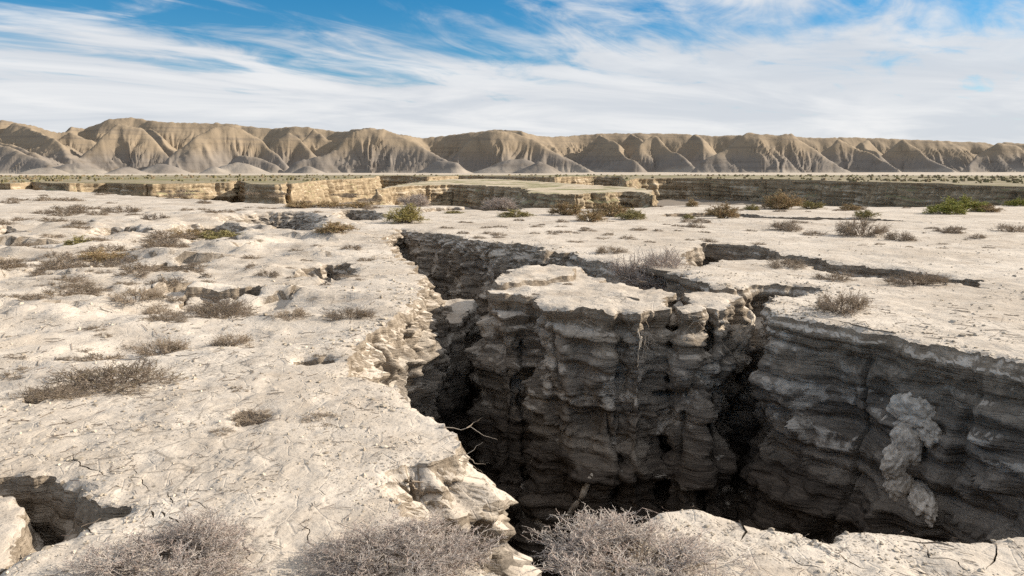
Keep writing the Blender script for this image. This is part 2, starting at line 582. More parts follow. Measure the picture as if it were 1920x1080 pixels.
def wall(P, A, zt, void, rows=150, grow=1.0, clumps=1.0, scale=1.0):
    """the face below a rim. void = -1: open side inside the ring, +1: outside. returns vertices and quads"""
    n = len(P)
    sp = np.mean(np.linalg.norm(np.roll(P, -1, 0) - P, axis=1))
    sets = [(d_ * scale, smooth_ring(P, s_ * scale / sp), None) for d_, s_ in ((0.0, 0.0), (0.25, 0.05), (0.9, 0.11), (2.5, 0.20))]
    sets = [(d_, Q, ring_normal(Q, max(4, 0.05 * scale / sp))) for d_, Q, _ in sets]
    ts = np.linspace(0, 1, rows) ** grow
    dep = A[:, 5]
    V = []
    bench, slope, amp, strat = A[:, 0], A[:, 1], A[:, 2], A[:, 4]
    for r, t in enumerate(ts):
        dzv = dep * t
        dm = float(np.mean(dzv))
        i = 0
        while i < len(sets) - 2 and dm > sets[i + 1][0]:
            i += 1
        f = min(1.0, max(0.0, (dm - sets[i][0]) / (sets[i + 1][0] - sets[i][0])))
        Q = sets[i][1] * (1 - f) + sets[i + 1][1] * f
        N = sets[i][2] * (1 - f) + sets[i + 1][2] * f
        N = N / np.maximum(np.linalg.norm(N, axis=1), 1e-6)[:, None] * void
        off = bench * (1 - np.exp(-dzv / (0.42 * scale))) + slope * dzv
        Z = zt - dzv
        B = Q + N * off[:, None]
        x, y = B[:, 0] / scale, B[:, 1] / scale
        zz_ = Z / scale + 0.09 * perlin(x / 1.7, y / 1.7, seed=41) + 0.05 * x * 0.4
        s1 = np.tanh(3.2 * perlin(x * 0.25, y * 0.25, zz_ * 3.0, seed=43))
        s2 = np.tanh(5.5 * perlin(x * 0.30, y * 0.30, zz_ * 8.5, seed=45))
        jn = perlin(x / 0.85, y / 0.85, Z / scale / 5.0, seed=57)
        groove = np.clip(1 - np.abs(jn) / 0.07, 0, 1) ** 2
        lump = billow(x / 0.62, y / 0.62, Z / scale / 0.5, o=3, gain=0.5, seed=47) - 0.75
        flute = fbm(x / 0.75, y / 0.75, Z / scale / 4.5, o=3, seed=51)
        big_f = fbm(x / 1.6, y / 1.6, Z / scale / 1.5, o=2, seed=53)
        w3 = sstep(0.1 * scale, 1.2 * scale, dzv)
        fine_ = fbm(x / 0.10, y / 0.10, Z / scale / 0.07, o=3, gain=0.6, seed=55)
        w = sstep(0.0, 0.16 * scale, dzv)
        w2 = sstep(0.0, 0.5 * scale, dzv)
        cb = cells(x / 0.42, y / 0.42, zz_ / 0.15, 69) * 0.6 + cells(x / 0.16, y / 0.16, zz_ / 0.06, 73) * 0.3
        dd = strat * (0.050 * s1 + 0.034 * s2 + 0.022 * cb + 0.07 * cells(x / 0.95, y / 0.95, zz_ / 0.55, 81) * w3) * w - 0.18 * groove * w2 + 0.10 * lump * clumps * w2 + 0.30 * flute * w2 + 0.22 * big_f * w3 + 0.012 * fine_ * w
        dd = dd - 0.06 * np.clip(flute + 0.1, 0, 1) * sstep(0.06 * scale, 0.22 * scale, dzv) * (1 - sstep(0.5 * scale, 1.0 * scale, dzv)) * strat
        cr_ = np.clip(amp - 1.0, 0, 1)
        crumb = (billow(x / 0.20, y / 0.20, Z / scale / 0.17, o=3, gain=0.6, seed=77) - 0.8) * 0.06 + cells(x / 0.24, y / 0.24, Z / scale / 0.17, 79) * 0.085 + cells(x / 0.09, y / 0.09, Z / scale / 0.08, 83) * 0.035
        dd = np.minimum(amp, 1.15) * dd + cr_ * crumb * w
        B = B + N * (dd * scale)[:, None]
        for (cx_, cy_, cz_, cr, cd) in NICHES:
            g = np.exp(-((B[:, 0] - cx_) ** 2 + (B[:, 1] - cy_) ** 2 + ((Z - cz_) * 1.2) ** 2) / cr ** 2)
            B = B - N * (cd * g)[:, None]
        if r:
            Z = Z + amp * 0.02 * scale * fbm(x / 0.25, y / 0.25, Z / scale / 0.25, o=2, seed=59) * w
        V.append(np.column_stack([B, Z]))
    V = np.concatenate(V)
    i0 = np.arange(n)
    i1 = (i0 + 1) % n
    q = np.concatenate([np.stack([i0 + r * n, i1 + r * n, i1 + (r + 1) * n, i0 + (r + 1) * n], 1) for r in range(rows - 1)])
    if void > 0:
        q = q[:, ::-1]
    return V, q[:, ::-1]


def rim_field(rims):
    from mathutils.kdtree import KDTree
    P = np.concatenate(rims)
    t = KDTree(len(P))
    for i, p in enumerate(P.tolist()):
        t.insert((p[0], p[1], 0), i)
    t.balance()
    return t


def sheet(outer, holes, pts, hf, sink=True, rim_sink=None, sunk=None):
    """triangulated top: outer ring, holes, inner points; hf gives the heights"""
    rims = [outer] + holes
    tree = rim_field(holes[:sunk] + ([outer] if rim_sink else [])) if sink else None
    keep = in_poly(pts, outer)
    for h in holes:
        bx = (pts >= h.min(0) - 0.01).all(1) & (pts <= h.max(0) + 0.01).all(1)
        idx = np.nonzero(bx)[0]
        if len(idx):
            keep[idx[in_poly(pts[idx], h)]] = False
    pts = pts[keep]
    if tree is not None:
        dist = np.array([tree.find((p[0], p[1], 0))[2] for p in pts.tolist()])
        spc = 0.0018 * np.hypot(pts[:, 0], pts[:, 1])
        pts, dist = pts[dist > spc], dist[dist > spc]
    V2 = np.concatenate(rims + [pts])
    E, s = [], 0
    for r in rims:
        n = len(r)
        E += [(s + i, s + (i + 1) % n) for i in range(n)]
        s += n
    o = delaunay_2d_cdt([Vector(p) for p in V2.tolist()], E, [], 0, 1e-5, False)
    W = np.array([(p.x, p.y) for p in o[0]])
    T = np.array([f for f in o[2] if len(f) == 3])
    cen = W[T].mean(1)
    ok = in_poly(cen, outer)
    for h in holes:
        idx = np.nonzero((cen >= h.min(0)).all(1) & (cen <= h.max(0)).all(1) & ok)[0]
        if len(idx):
            ok[idx[in_poly(cen[idx], h)]] = False
    T = T[ok]
    a = W[T]
    cr = (a[:, 1, 0] - a[:, 0, 0]) * (a[:, 2, 1] - a[:, 0, 1]) - (a[:, 1, 1] - a[:, 0, 1]) * (a[:, 2, 0] - a[:, 0, 0])
    T[cr < 0] = T[cr < 0][:, ::-1]
    T = T[np.abs(cr) > 1e-10]
    z = hf(W[:, 0], W[:, 1])
    if tree is not None:
        dist = np.array([tree.find((p[0], p[1], 0))[2] for p in W.tolist()])
        wd = 0.025 + 0.003 * np.hypot(W[:, 0], W[:, 1])
        z = z - drop(W[:, 0], W[:, 1]) * np.exp(-dist / wd)
    return np.column_stack([W, z]), T


def join(parts):
    """several (V, F) into one list of vertices and face arrays"""
    V, Fs, s = [], [], 0
    for v_, f in parts:
        V.append(v_)
        Fs.append(np.asarray(f) + s)
        s += len(v_)
    return np.concatenate(V), Fs


def px_points(x0, x1, y0, y1, sx, sy, z):
    X, Y = np.meshgrid(np.arange(x0, x1, sx), np.arange(y0, y1, sy))
    X = X + rng.uniform(-0.45, 0.45, X.shape) * sx
    Y = Y + rng.uniform(-0.45, 0.45, Y.shape) * sy
    return at(X.ravel(), Y.ravel(), z)


# ------------------------------------------------------------------ the flats and their fissures
LIT = dict(bench=0.25, slope=0.04, amp=1.8, strata=0.5)
LITB = dict(bench=0.06, slope=0.0, amp=0.8, strata=1.0)
BAY = dict(bench=0.20, slope=0.0, amp=1.7, strata=0.9)
CLIFF = dict(bench=0.03, slope=0.05, amp=1.08, strata=1.1)
HID = dict(bench=0.02, slope=0.03, amp=0.6, lod=3.0)
MAIN = [
    (757, 429, dict(bench=0.3, slope=0.05, amp=1.5, strata=0.5)), (775, 436), (800, 438), (835, 442), (873, 450), (920, 457), (950, 456), (1010, 462),
    (1017, 470), (1080, 470), (1088, 476, CLIFF), (1130, 482), (1157, 492), (1200, 497), (1260, 507), (1310, 525), (1345, 540),
    (1383, 543), (1413, 535), (1470, 534), (1527, 537), (1538, 549), (1500, 556), (1467, 558), (1447, 566), (1438, 577),
    (1434, 590), (1450, 591), (1500, 598), (1560, 610), (1650, 630), (1800, 656), (1920, 682), (2050, 715, dict(CLIFF, lod=2.0)), (2250, 760), (2500, 800),
    (2500, 1000, HID), (2250, 1010), (1990, 1000), (1925, 1003, dict(HID, lod=1.4)), (1870, 1010), (1800, 1008), (1700, 990), (1620, 984), (1565, 993),
    (1540, 1004), (1512, 1003), (1500, 990), (1430, 983), (1380, 966), (1300, 955), (1250, 957), (1180, 985), (1100, 1030), (1050, 1090),
    (1010, 1160), (975, 1190), (945, 1150),
    (932, 1085, LIT), (893, 1045), (845, 1012), (775, 985), (732, 950), (722, 910), (735, 878), (770, 864), (820, 862), (856, 850),
    (862, 823, LITB), (840, 798), (797, 775), (762, 757), (743, 723), (700, 708), (650, 700), (628, 706, BAY), (640, 690), (655, 660), (690, 630),
    (728, 600), (768, 570), (786, 545), (780, 512), (748, 475), (715, 452), (730, 437), (748, 429)]
c = at(775, 880, -0.15)
NICHES.append((c[0] + 0.03, c[1] + 0.10, -0.42, 0.20, 0.45))
c = at(700, 640, 0)
NICHES.append((c[0] + 0.2, c[1] - 0.2, -0.75, 0.35, 0.30))
c = at(470, 790, 0)

SH = dict(bench=0.03, slope=0.0, amp=1.0, strata=0.7)


def sh(depth, **kw):
    return dict(SH, depth=depth, **kw)


# shallow holes: trace, floor depth
SHALLOW = [
    # long crack across the right flats
    ([(1323, 453, sh(0.75)), (1410, 460), (1477, 478), (1563, 491), (1680, 502), (1750, 512), (1813, 521), (1863, 526), (1843, 537), (1800, 530), (1747, 524),
      (1680, 519), (1613, 516), (1597, 514), (1540, 504), (1510, 495), (1467, 485), (1393, 482), (1347, 484), (1312, 499), (1288, 499), (1283, 476)], 0.7),
    # thin crack by the rusty bush
    ([(1235, 398, sh(0.7)), (1320, 394), (1395, 396), (1450, 403), (1560, 406), (1650, 409), (1740, 416), (1640, 412), (1540, 411), (1440, 409), (1390, 405), (1320, 404), (1250, 404)], 0.6),
    # broken hollow bottom left
    ([(-120, 905, sh(1.6, amp=1.0)), (-40, 897), (0, 897), (30, 887), (60, 900), (83, 890), (117, 907), (150, 917), (160, 933), (193, 953), (242, 948), (205, 975),
      (160, 986), (107, 1013), (60, 1035), (33, 1052), (10, 1075), (-30, 1110), (-140, 1100)], 1.5),
    # hollows with lit banks on the left
    ([(548, 508, sh(0.6, bench=0.4, amp=1.7)), (570, 493), (640, 489), (668, 495), (676, 510), (655, 522), (600, 528), (560, 524)], 0.42),
    ([(322, 554, sh(0.22, bench=0.1)), (350, 547), (420, 545), (500, 542), (497, 548), (420, 553), (345, 564)], 0.18),
    ([(358, 512, sh(0.45, bench=0.1)), (372, 503), (392, 505), (396, 515), (372, 522)], 0.4),
    ([(214, 463, sh(0.5, bench=0.05)), (235, 457), (253, 460), (250, 470), (225, 473)], 0.45),
    ([(255, 490, sh(0.25, bench=0.1)), (300, 483), (372, 489), (340, 498), (280, 500)], 0.2),
    ([(556, 674, sh(0.22, bench=0.04)), (585, 667), (620, 668), (640, 674), (620, 680), (580, 679)], 0.2),
    ([(435, 778, sh(0.20, bench=0.05)), (455, 768), (490, 768), (515, 776), (490, 790), (450, 792)], 0.18),
    ([(45, 745, sh(0.3, bench=0.08)), (60, 728), (120, 715), (190, 712), (180, 728), (110, 745), (60, 757)], 0.26),
    ([(310, 425, sh(0.8, bench=0.5, amp=1.6)), (330, 414), (400, 411), (455, 418), (462, 432), (420, 447), (370, 446), (322, 440)], 0.5),
    ([(385, 404, sh(1.2, bench=0.9, amp=1.9)), (450, 393), (520, 390), (575, 391), (600, 397), (612, 412), (604, 427), (560, 430), (500, 426), (450, 414)], 1.05),
    ([(612, 393, sh(1.1, bench=0.5, amp=1.9)), (650, 387), (700, 389), (725, 398), (722, 410), (680, 415), (640, 410)], 0.95),
    ([(735, 392, sh(0.9, bench=0.4, amp=1.8)), (820, 384), (900, 382), (985, 387), (960, 393), (880, 391), (800, 393)], 0.5),
    ([(150, 428, sh(0.4, bench=0.5, amp=1.4)), (190, 421), (260, 423), (300, 431), (250, 437), (190, 437)], 0.35),
    ([(-20, 424, sh(0.4, bench=0.4, amp=1.4)), (30, 420), (62, 425), (50, 434), (0, 436)], 0.35),
]
SHALLOW = [s for s in SHALLOW if s]

# hairline cracks in the dried crust: polylines with a half width in metres
CRACKS = [([(133, 848), (150, 862), (152, 872), (180, 880), (205, 893)], 0.006), ([(253, 870), (255, 885), (248, 897), (272, 908), (280, 917)], 0.005),
          ([(312, 918), (322, 932), (328, 943)], 0.006), ([(345, 935), (370, 948), (388, 962)], 0.004), ([(430, 1002), (452, 1018), (466, 1038), (472, 1062)], 0.008),
          ([(318, 972), (332, 978), (336, 985)], 0.009), ([(284, 960), (288, 970)], 0.008), ([(302, 962), (306, 972)], 0.008),
          ([(1385, 975), (1395, 985), (1402, 995), (1385, 1008)], 0.008), ([(1560, 1030), (1580, 1045), (1610, 1058), (1630, 1060)], 0.007),
          ([(1700, 1010), (1760, 1012), (1785, 1022)], 0.007), ([(1735, 1025), (1745, 1048), (1790, 1055), (1812, 1080)], 0.006), ([(1862, 1020), (1868, 1045), (1850, 1070)], 0.006),
          ([(1470, 592), (1520, 596), (1570, 607), (1632, 620), (1680, 628)], 0.008),
          ([(1500, 598), (1520, 596)], 0.006), ([(560, 985), (575, 1000), (572, 1016), (590, 1030)], 0.005), ([(150, 985), (175, 1000), (210, 1003)], 0.004),
          ([(600, 790), (640, 800), (650, 812)], 0.004), ([(1480, 1040), (1500, 1052), (1540, 1062)], 0.005), ([(1130, 560), (1160, 557), (1200, 563)], 0.006)]


def crack_ring(pl, w):
    P = at(np.array([p[0] for p in pl], float), np.array([p[1] for p in pl], float))
    L = np.concatenate([[0], np.cumsum(np.linalg.norm(np.diff(P, axis=0), axis=1))])
    n = max(8, int(L[-1] / 0.02))
    s = np.linspace(0, L[-1], n)
    Q = np.stack([np.interp(s, L, P[:, i]) for i in (0, 1)], 1)
    Q = Q + np.stack([perlin(Q[:, 0] / 0.09, Q[:, 1] / 0.09, seed=61), perlin(Q[:, 0] / 0.09, Q[:, 1] / 0.09, seed=63)], 1) * 0.028
    t = np.gradient(Q, axis=0)
    t /= np.linalg.norm(t, axis=1)[:, None]
    nn = np.stack([-t[:, 1], t[:, 0]], 1)
    ww = 0.6 * w * (0.25 + np.sin(np.linspace(0, np.pi, n))) * (0.7 + 0.5 * rng.random(n))
    ring = np.concatenate([Q + nn * ww[:, None], (Q - nn * ww[:, None])[::-1]])
    return ring if area(ring) > 0 else ring[::-1]


main_P, main_A = rim(MAIN)
holes = [(main_P, main_A, 170, 1.25)]
floors = []
for tr, dep in SHALLOW:
    P_, A_ = rim(tr, dflt=dict(depth=dep + 0.15))
    holes.append((P_, A_, max(10, int((dep + 0.15) / 0.035)), 1.1))
    floors.append((P_, dep))
for pl, w_ in CRACKS:
    P_ = crack_ring(pl, w_)
    A_ = np.tile([0, -0.02, 0.1, 1, 0, 0.14], (len(P_), 1)).astype(float)
    holes.append((P_, A_, 4, 1.0))

FAR = [(-900, 348), (-300, 348), (0, 350), (130, 354), (250, 362), (430, 372), (560, 378), (700, 379), (900, 383), (1000, 388), (1100, 387), (1200, 385), (1300, 379), (1500, 380),
       (1700, 384), (1800, 382), (1900, 379), (2100, 374), (2800, 374)]
fa = at(np.array([p[0] for p in FAR], float), np.array([p[1] for p in FAR], float))
outer_tr = [(p[0], p[1], dict(bench=0.5, slope=0.1, lod=2.5)) for p in fa[::-1].tolist()]
outer_tr += [(fa[0, 0], 15, dict(lod=60)), (-30, -12, dict(lod=60)), (30, -12, dict(lod=60)), (fa[-1, 0], 15, dict(lod=60))]
outer_P, outer_A = rim(outer_tr, world=True, smin=0.1)
pts = np.concatenate([
    px_points(-30, 1950, 351, 420, 5, 1.6, 0), px_points(-30, 1950, 420, 560, 4.5, 2.6, 0), px_points(-30, 1950, 560, 1100, 4.5, 3.8, 0),
    px_points(-700, -30, 352, 1100, 22, 9, 0), px_points(1950, 2620, 352, 1100, 22, 9, 0),
    np.stack(np.meshgrid(np.arange(-29, 29, 0.5), np.arange(-11, 2.6, 0.5)), -1).reshape(-1, 2) + rng.uniform(-.1, .1, (116 * 28, 2))])
topV, topT = sheet(outer_P, [h[0] for h in holes], pts, H, sunk=1 + len(SHALLOW))
parts = [(topV, topT)]
ground = link('ground', mesh_data('ground', topV, topT, M_EARTH))
print('top', round(time.time() - T0, 1), len(main_P), len(topT))
tag(ground, 'pale cracked silt flats cut by fissures', 'ground', kind='structure')


def zrim(P, sink=1.0):
    return H(P[:, 0], P[:, 1]) - drop(P[:, 0], P[:, 1]) * sink


V_, Q_ = wall(main_P, main_A, zrim(main_P), -1, rows=168, grow=1.25)
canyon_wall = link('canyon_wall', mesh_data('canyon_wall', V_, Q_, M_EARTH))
tag(canyon_wall, 'layered silt walls of the deep fissure', 'canyon wall', kind='structure')
sp_, fl_ = [], []
for (P_, A_, rows, grow) in holes[1:]:
    sp_.append(wall(P_, A_, zrim(P_, 0.0 if rows == 4 else 1.0), -1, rows=rows, grow=grow))
o = wall(outer_P, outer_A, H(outer_P[:, 0], outer_P[:, 1]), 1, rows=14)
sp_.append(o)
for P_, dep in floors:
    c = P_.mean(0)
    R = np.abs(P_ - c).max(0) * 1.05
    n = 60
    gx, gy = np.meshgrid(np.linspace(c[0] - R[0], c[0] + R[0], n), np.linspace(c[1] - R[1], c[1] + R[1], n))
    dst = np.hypot(gx, gy)
    z = H(gx, gy) - dep + 0.10 * fbm(gx / 0.35, gy / 0.35, o=4, seed=71) * min(1, dep * 2)
    ok = in_poly(np.stack([gx.ravel(), gy.ravel()], 1), c + (P_ - c) * 1.02)
    i = np.arange(n * n).reshape(n, n)
    q = np.stack([i[:-1, :-1], i[:-1, 1:], i[1:, 1:], i[1:, :-1]], -1).reshape(-1, 4)
    q = q[ok[q].any(1)]
    sp_.append((np.stack([gx.ravel(), gy.ravel(), z.ravel()], 1), q))
Vj, Fj = join(sp_)
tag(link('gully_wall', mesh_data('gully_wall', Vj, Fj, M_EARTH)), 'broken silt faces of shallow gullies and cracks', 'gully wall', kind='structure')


print('walls', round(time.time() - T0, 1))
# ------------------------------------------------------------------ standing blocks
def block(name, trace, z0, label, cat, dflt=None, mat=None, rows=110, depth=6.4, bump=0.6, step=4.0, group=None, grow=1.15, scale=1.0, world=False, jit=1.0, clumps=1.0, fine=0.003):
    P_, A_ = rim(trace, z=z0, dflt=dict(dict(depth=depth), **(dflt or {})), world=world, jit=jit, fine=fine)
    lo, hi = P_.min(0), P_.max(0)
    d = max(2.5, np.hypot(*P_.mean(0)))
    sp = 0.0032 * d * step / 4.0
    ny = max(4, int((hi[1] - lo[1]) / (sp * 1.6)))
    nx = max(4, int((hi[0] - lo[0]) / sp))
    gx, gy = np.meshgrid(np.linspace(lo[0], hi[0], nx), np.linspace(lo[1], hi[1], ny))
    pt = np.stack([gx.ravel(), gy.ravel()], 1) + rng.uniform(-.35, .35, (gx.size, 2)) * [sp, sp * 1.6]
    hf = lambda x, y: z0 + bump * H(x, y) + 0.03 * scale * fbm(x / (0.45 * scale), y / (0.45 * scale), o=4, seed=75)
    V, T = sheet(P_, [], pt, hf, rim_sink=True)
    zt = hf(P_[:, 0], P_[:, 1]) - drop(P_[:, 0], P_[:, 1])
    W, Q = wall(P_, A_, zt, 1, rows=rows, grow=grow, scale=scale, clumps=clumps)
    c0 = np.array([P_[:, 0].mean(), P_[:, 1].mean(), z0 - depth])
    root = bpy.data.objects.new(name, None)
    COL.objects.link(root)
    root.location = c0
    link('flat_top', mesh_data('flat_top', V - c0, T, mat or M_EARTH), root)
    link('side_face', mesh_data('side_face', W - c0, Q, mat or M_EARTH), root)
    return tag(root, label, cat, group)


block('earth_block', [(926, 548), (921, 536), (930, 526), (945, 515), (975, 501), (1040, 496), (1083, 503), (1130, 527), (1180, 533), (1262, 546), (1254, 559), (1243, 577), (1205, 590), (1180, 586),
                      (1172, 578), (1160, 577), (1154, 584), (1107, 580), (1050, 577), (1016, 573), (1007, 553), (960, 550)], 0.0,
      'broad flat-topped silt block standing in the middle of the deep fissure', 'earth block', dflt=dict(bench=0.02, slope=0.02, amp=1.12, strata=1.2), rows=175)
block('earth_block', [(1278, 557), (1300, 549), (1345, 546), (1374, 556), (1374, 565), (1366, 579), (1335, 582), (1322, 573), (1312, 582), (1285, 585), (1271, 577)], -0.01,
      'narrow silt block between two dark slots in the fissure wall', 'earth block', dflt=dict(bench=0.04, slope=0.03, amp=1.3), rows=150)
block('earth_slab', [(925, 526), (945, 513), (975, 500), (1040, 496), (1080, 504), (1075, 516), (1010, 521), (950, 529)], 0.10,
      'thin rounded slab lying on the back edge of the broad block', 'slab', depth=0.5, rows=18, dflt=dict(bench=0.10, amp=0.6))
block('earth_ledge', [(928, 562), (950, 558), (1004, 562), (1012, 576), (985, 587), (945, 592), (932, 584)], -0.28,
      'small sunlit ledge on the front left corner of the broad block', 'ledge', depth=5.0, rows=120, dflt=dict(bench=0.03, slope=0.03, amp=1.1))
block('gully_terrace', [(1070, 470), (1160, 485), (1270, 503), (1360, 540), (1290, 556), (1180, 545), (1090, 520), (1075, 500)], -0.50,
      'shaded gully shelf behind the broad block with a grey shrub on it', 'terrace', depth=4.7, rows=60, dflt=dict(bench=0.1))
block('earth_pillar', [(756, 600), (775, 585), (805, 582), (830, 590), (838, 606), (820, 622), (785, 628), (760, 618)], -0.75,
      'layered silt pillar rising inside the shadowed fissure beside the sunlit bank', 'pillar', depth=4.6, rows=120, dflt=dict(bench=0.12, slope=0.03, amp=0.8, strata=1.6))
block('earth_block', [(818, 565), (845, 558), (872, 562), (884, 575), (874, 592), (850, 600), (824, 592)], -0.65,
      'broken lump of silt wedged in the narrow fissure left of the broad block', 'earth block', depth=4.7, rows=90, dflt=dict(bench=0.05, slope=0.02, amp=1.0), bump=1.5)
block('earth_block', [(-60, 925), (0, 925), (22, 938), (36, 962), (34, 1005), (28, 1040), (0, 1066), (-60, 1080)], -0.06,
      'tan sunlit block filling the bottom left corner beside the dark hollow', 'earth block', depth=1.5, rows=45, mat=M_EARTH, dflt=dict(bench=0.02, amp=0.7))
block('earth_block', [(1398, 600), (1408, 586), (1425, 580), (1436, 590), (1434, 606), (1415, 615)], -0.55,
      'small sunken silt plug at the bottom of the slot beside the right wall', 'earth block', depth=4.8, rows=60, dflt=dict(bench=0.2, slope=0.08, amp=0.8))

print('blocks', round(time.time() - T0, 1))
# ------------------------------------------------------------------ canyon floor
n = 160
gx, gy = np.meshgrid(np.linspace(-1, 1, n), np.linspace(0, 1, n))
X = np.sign(gx) * np.abs(gx) ** 1.6 * 260
Y = -14 + gy ** 1.8 * 330
Z = -6.3 + 0.35 * fbm(X / 2.2, Y / 2.2, o=4, seed=81) + 3.5 * sstep(34, 60, Y)
i = np.arange(n * n).reshape(n, n)
q = np.stack([i[:-1, :-1], i[:-1, 1:], i[1:, 1:], i[1:, :-1]], -1).reshape(-1, 4)
tag(link('canyon_floor', mesh_data('canyon_floor', np.stack([X.ravel(), Y.ravel(), Z.ravel()], 1), q, M_FLOOR)), 'dark silt bottom of fissure and wash', 'canyon floor', kind='structure')


# ------------------------------------------------------------------ far plain with its cut bank
def plain_z(x, y):
    d = np.hypot(x, y)
    z = 0.5 - 1.0 * sstep(130, 420, d) + 0.10 * fbm(x / 9, y / 9, o=3, seed=85) * sstep(40, 90, d)
    return z


BANK = [(-1500, 340), (-500, 340), (-100, 341), (20, 343), (60, 341), (130, 344), (200, 343), (268, 346), (350, 344.5), (405, 343), (428, 343), (436, 338), (452, 338), (470, 346), (500, 347), (530, 347),
        (538, 340), (545, 346), (580, 340), (620, 337), (660, 335.5), (700, 334), (708, 329), (760, 329), (800, 331), (860, 329), (930, 330), (1000, 331), (1040, 332), (1110, 330), (1165, 330),
        (1174, 339), (1195, 335), (1260, 334.5), (1350, 335), (1500, 337), (1620, 340), (1700, 343), (1800, 346), (1920, 349), (2100, 354), (2500, 362)]
ba = at(np.array([p[0] for p in BANK], float), np.array([p[1] for p in BANK], float), 0.5)
tr = [(p[0], p[1], dict(bench=0.05, slope=0.05, depth=3.4)) for p in ba.tolist()]
tr += [(700, 60, dict(lod=300)), (3500, 4000, dict(lod=300)), (3500, 9000, dict(lod=300)), (-3500, 9000, dict(lod=300)), (-3500, 4000, dict(lod=300)), (-700, 60, dict(lod=300))]
bank_P, bank_A = rim(tr, world=True, smin=0.12, fine=0.0022, jit=2.0)
far_pts = np.concatenate([px_points(-300, 2220, 321.5, 352, 6, 0.9, 0.4), px_points(-300, 2220, 320.2, 321.5, 30, 0.3, 0.0)])
V, T = sheet(bank_P, [], far_pts, plain_z, sink=False)
tag(link('plain', mesh_data('plain', V, T, M_PLAIN)), 'grassy plain reaching to the badland hills', 'plain', kind='structure')
W, Q = wall(bank_P, bank_A, plain_z(bank_P[:, 0], bank_P[:, 1]), 1, rows=30, grow=1.0, scale=2.4, clumps=0.5)
tag(link('cliff', mesh_data('cliff', W, Q, M_CLIFF)), 'tan cut bank of the wash below the plain', 'cliff', kind='structure')

MESA = [(706, 352), (735, 348), (780, 345), (850, 343.5), (905, 345), (950, 347), (983, 349), (990, 358), (1040, 361), (1085, 361), (1105, 357), (1135, 358), (1165, 355), (1205, 356), (1222, 362),
        (1219, 353), (1180, 348), (1100, 344), (1000, 338), (930, 334), (850, 334), (790, 339), (740, 345)]
ma = at(np.array([p[0] for p in MESA], float), np.array([p[1] for p in MESA], float), 0.1)
block('mesa', [(p[0], p[1]) for p in ma.tolist()], 0.1, 'long low earth mesa with grassy top standing in the wash', 'mesa', mat=M_CLIFF, rows=30, depth=3.2,
      dflt=dict(bench=0.1, slope=0.1, amp=1.1), scale=2.2, world=True, jit=2.0, bump=1.0, step=8, clumps=0.7, fine=0.0022)
print('terrain', round(time.time() - T0, 1))

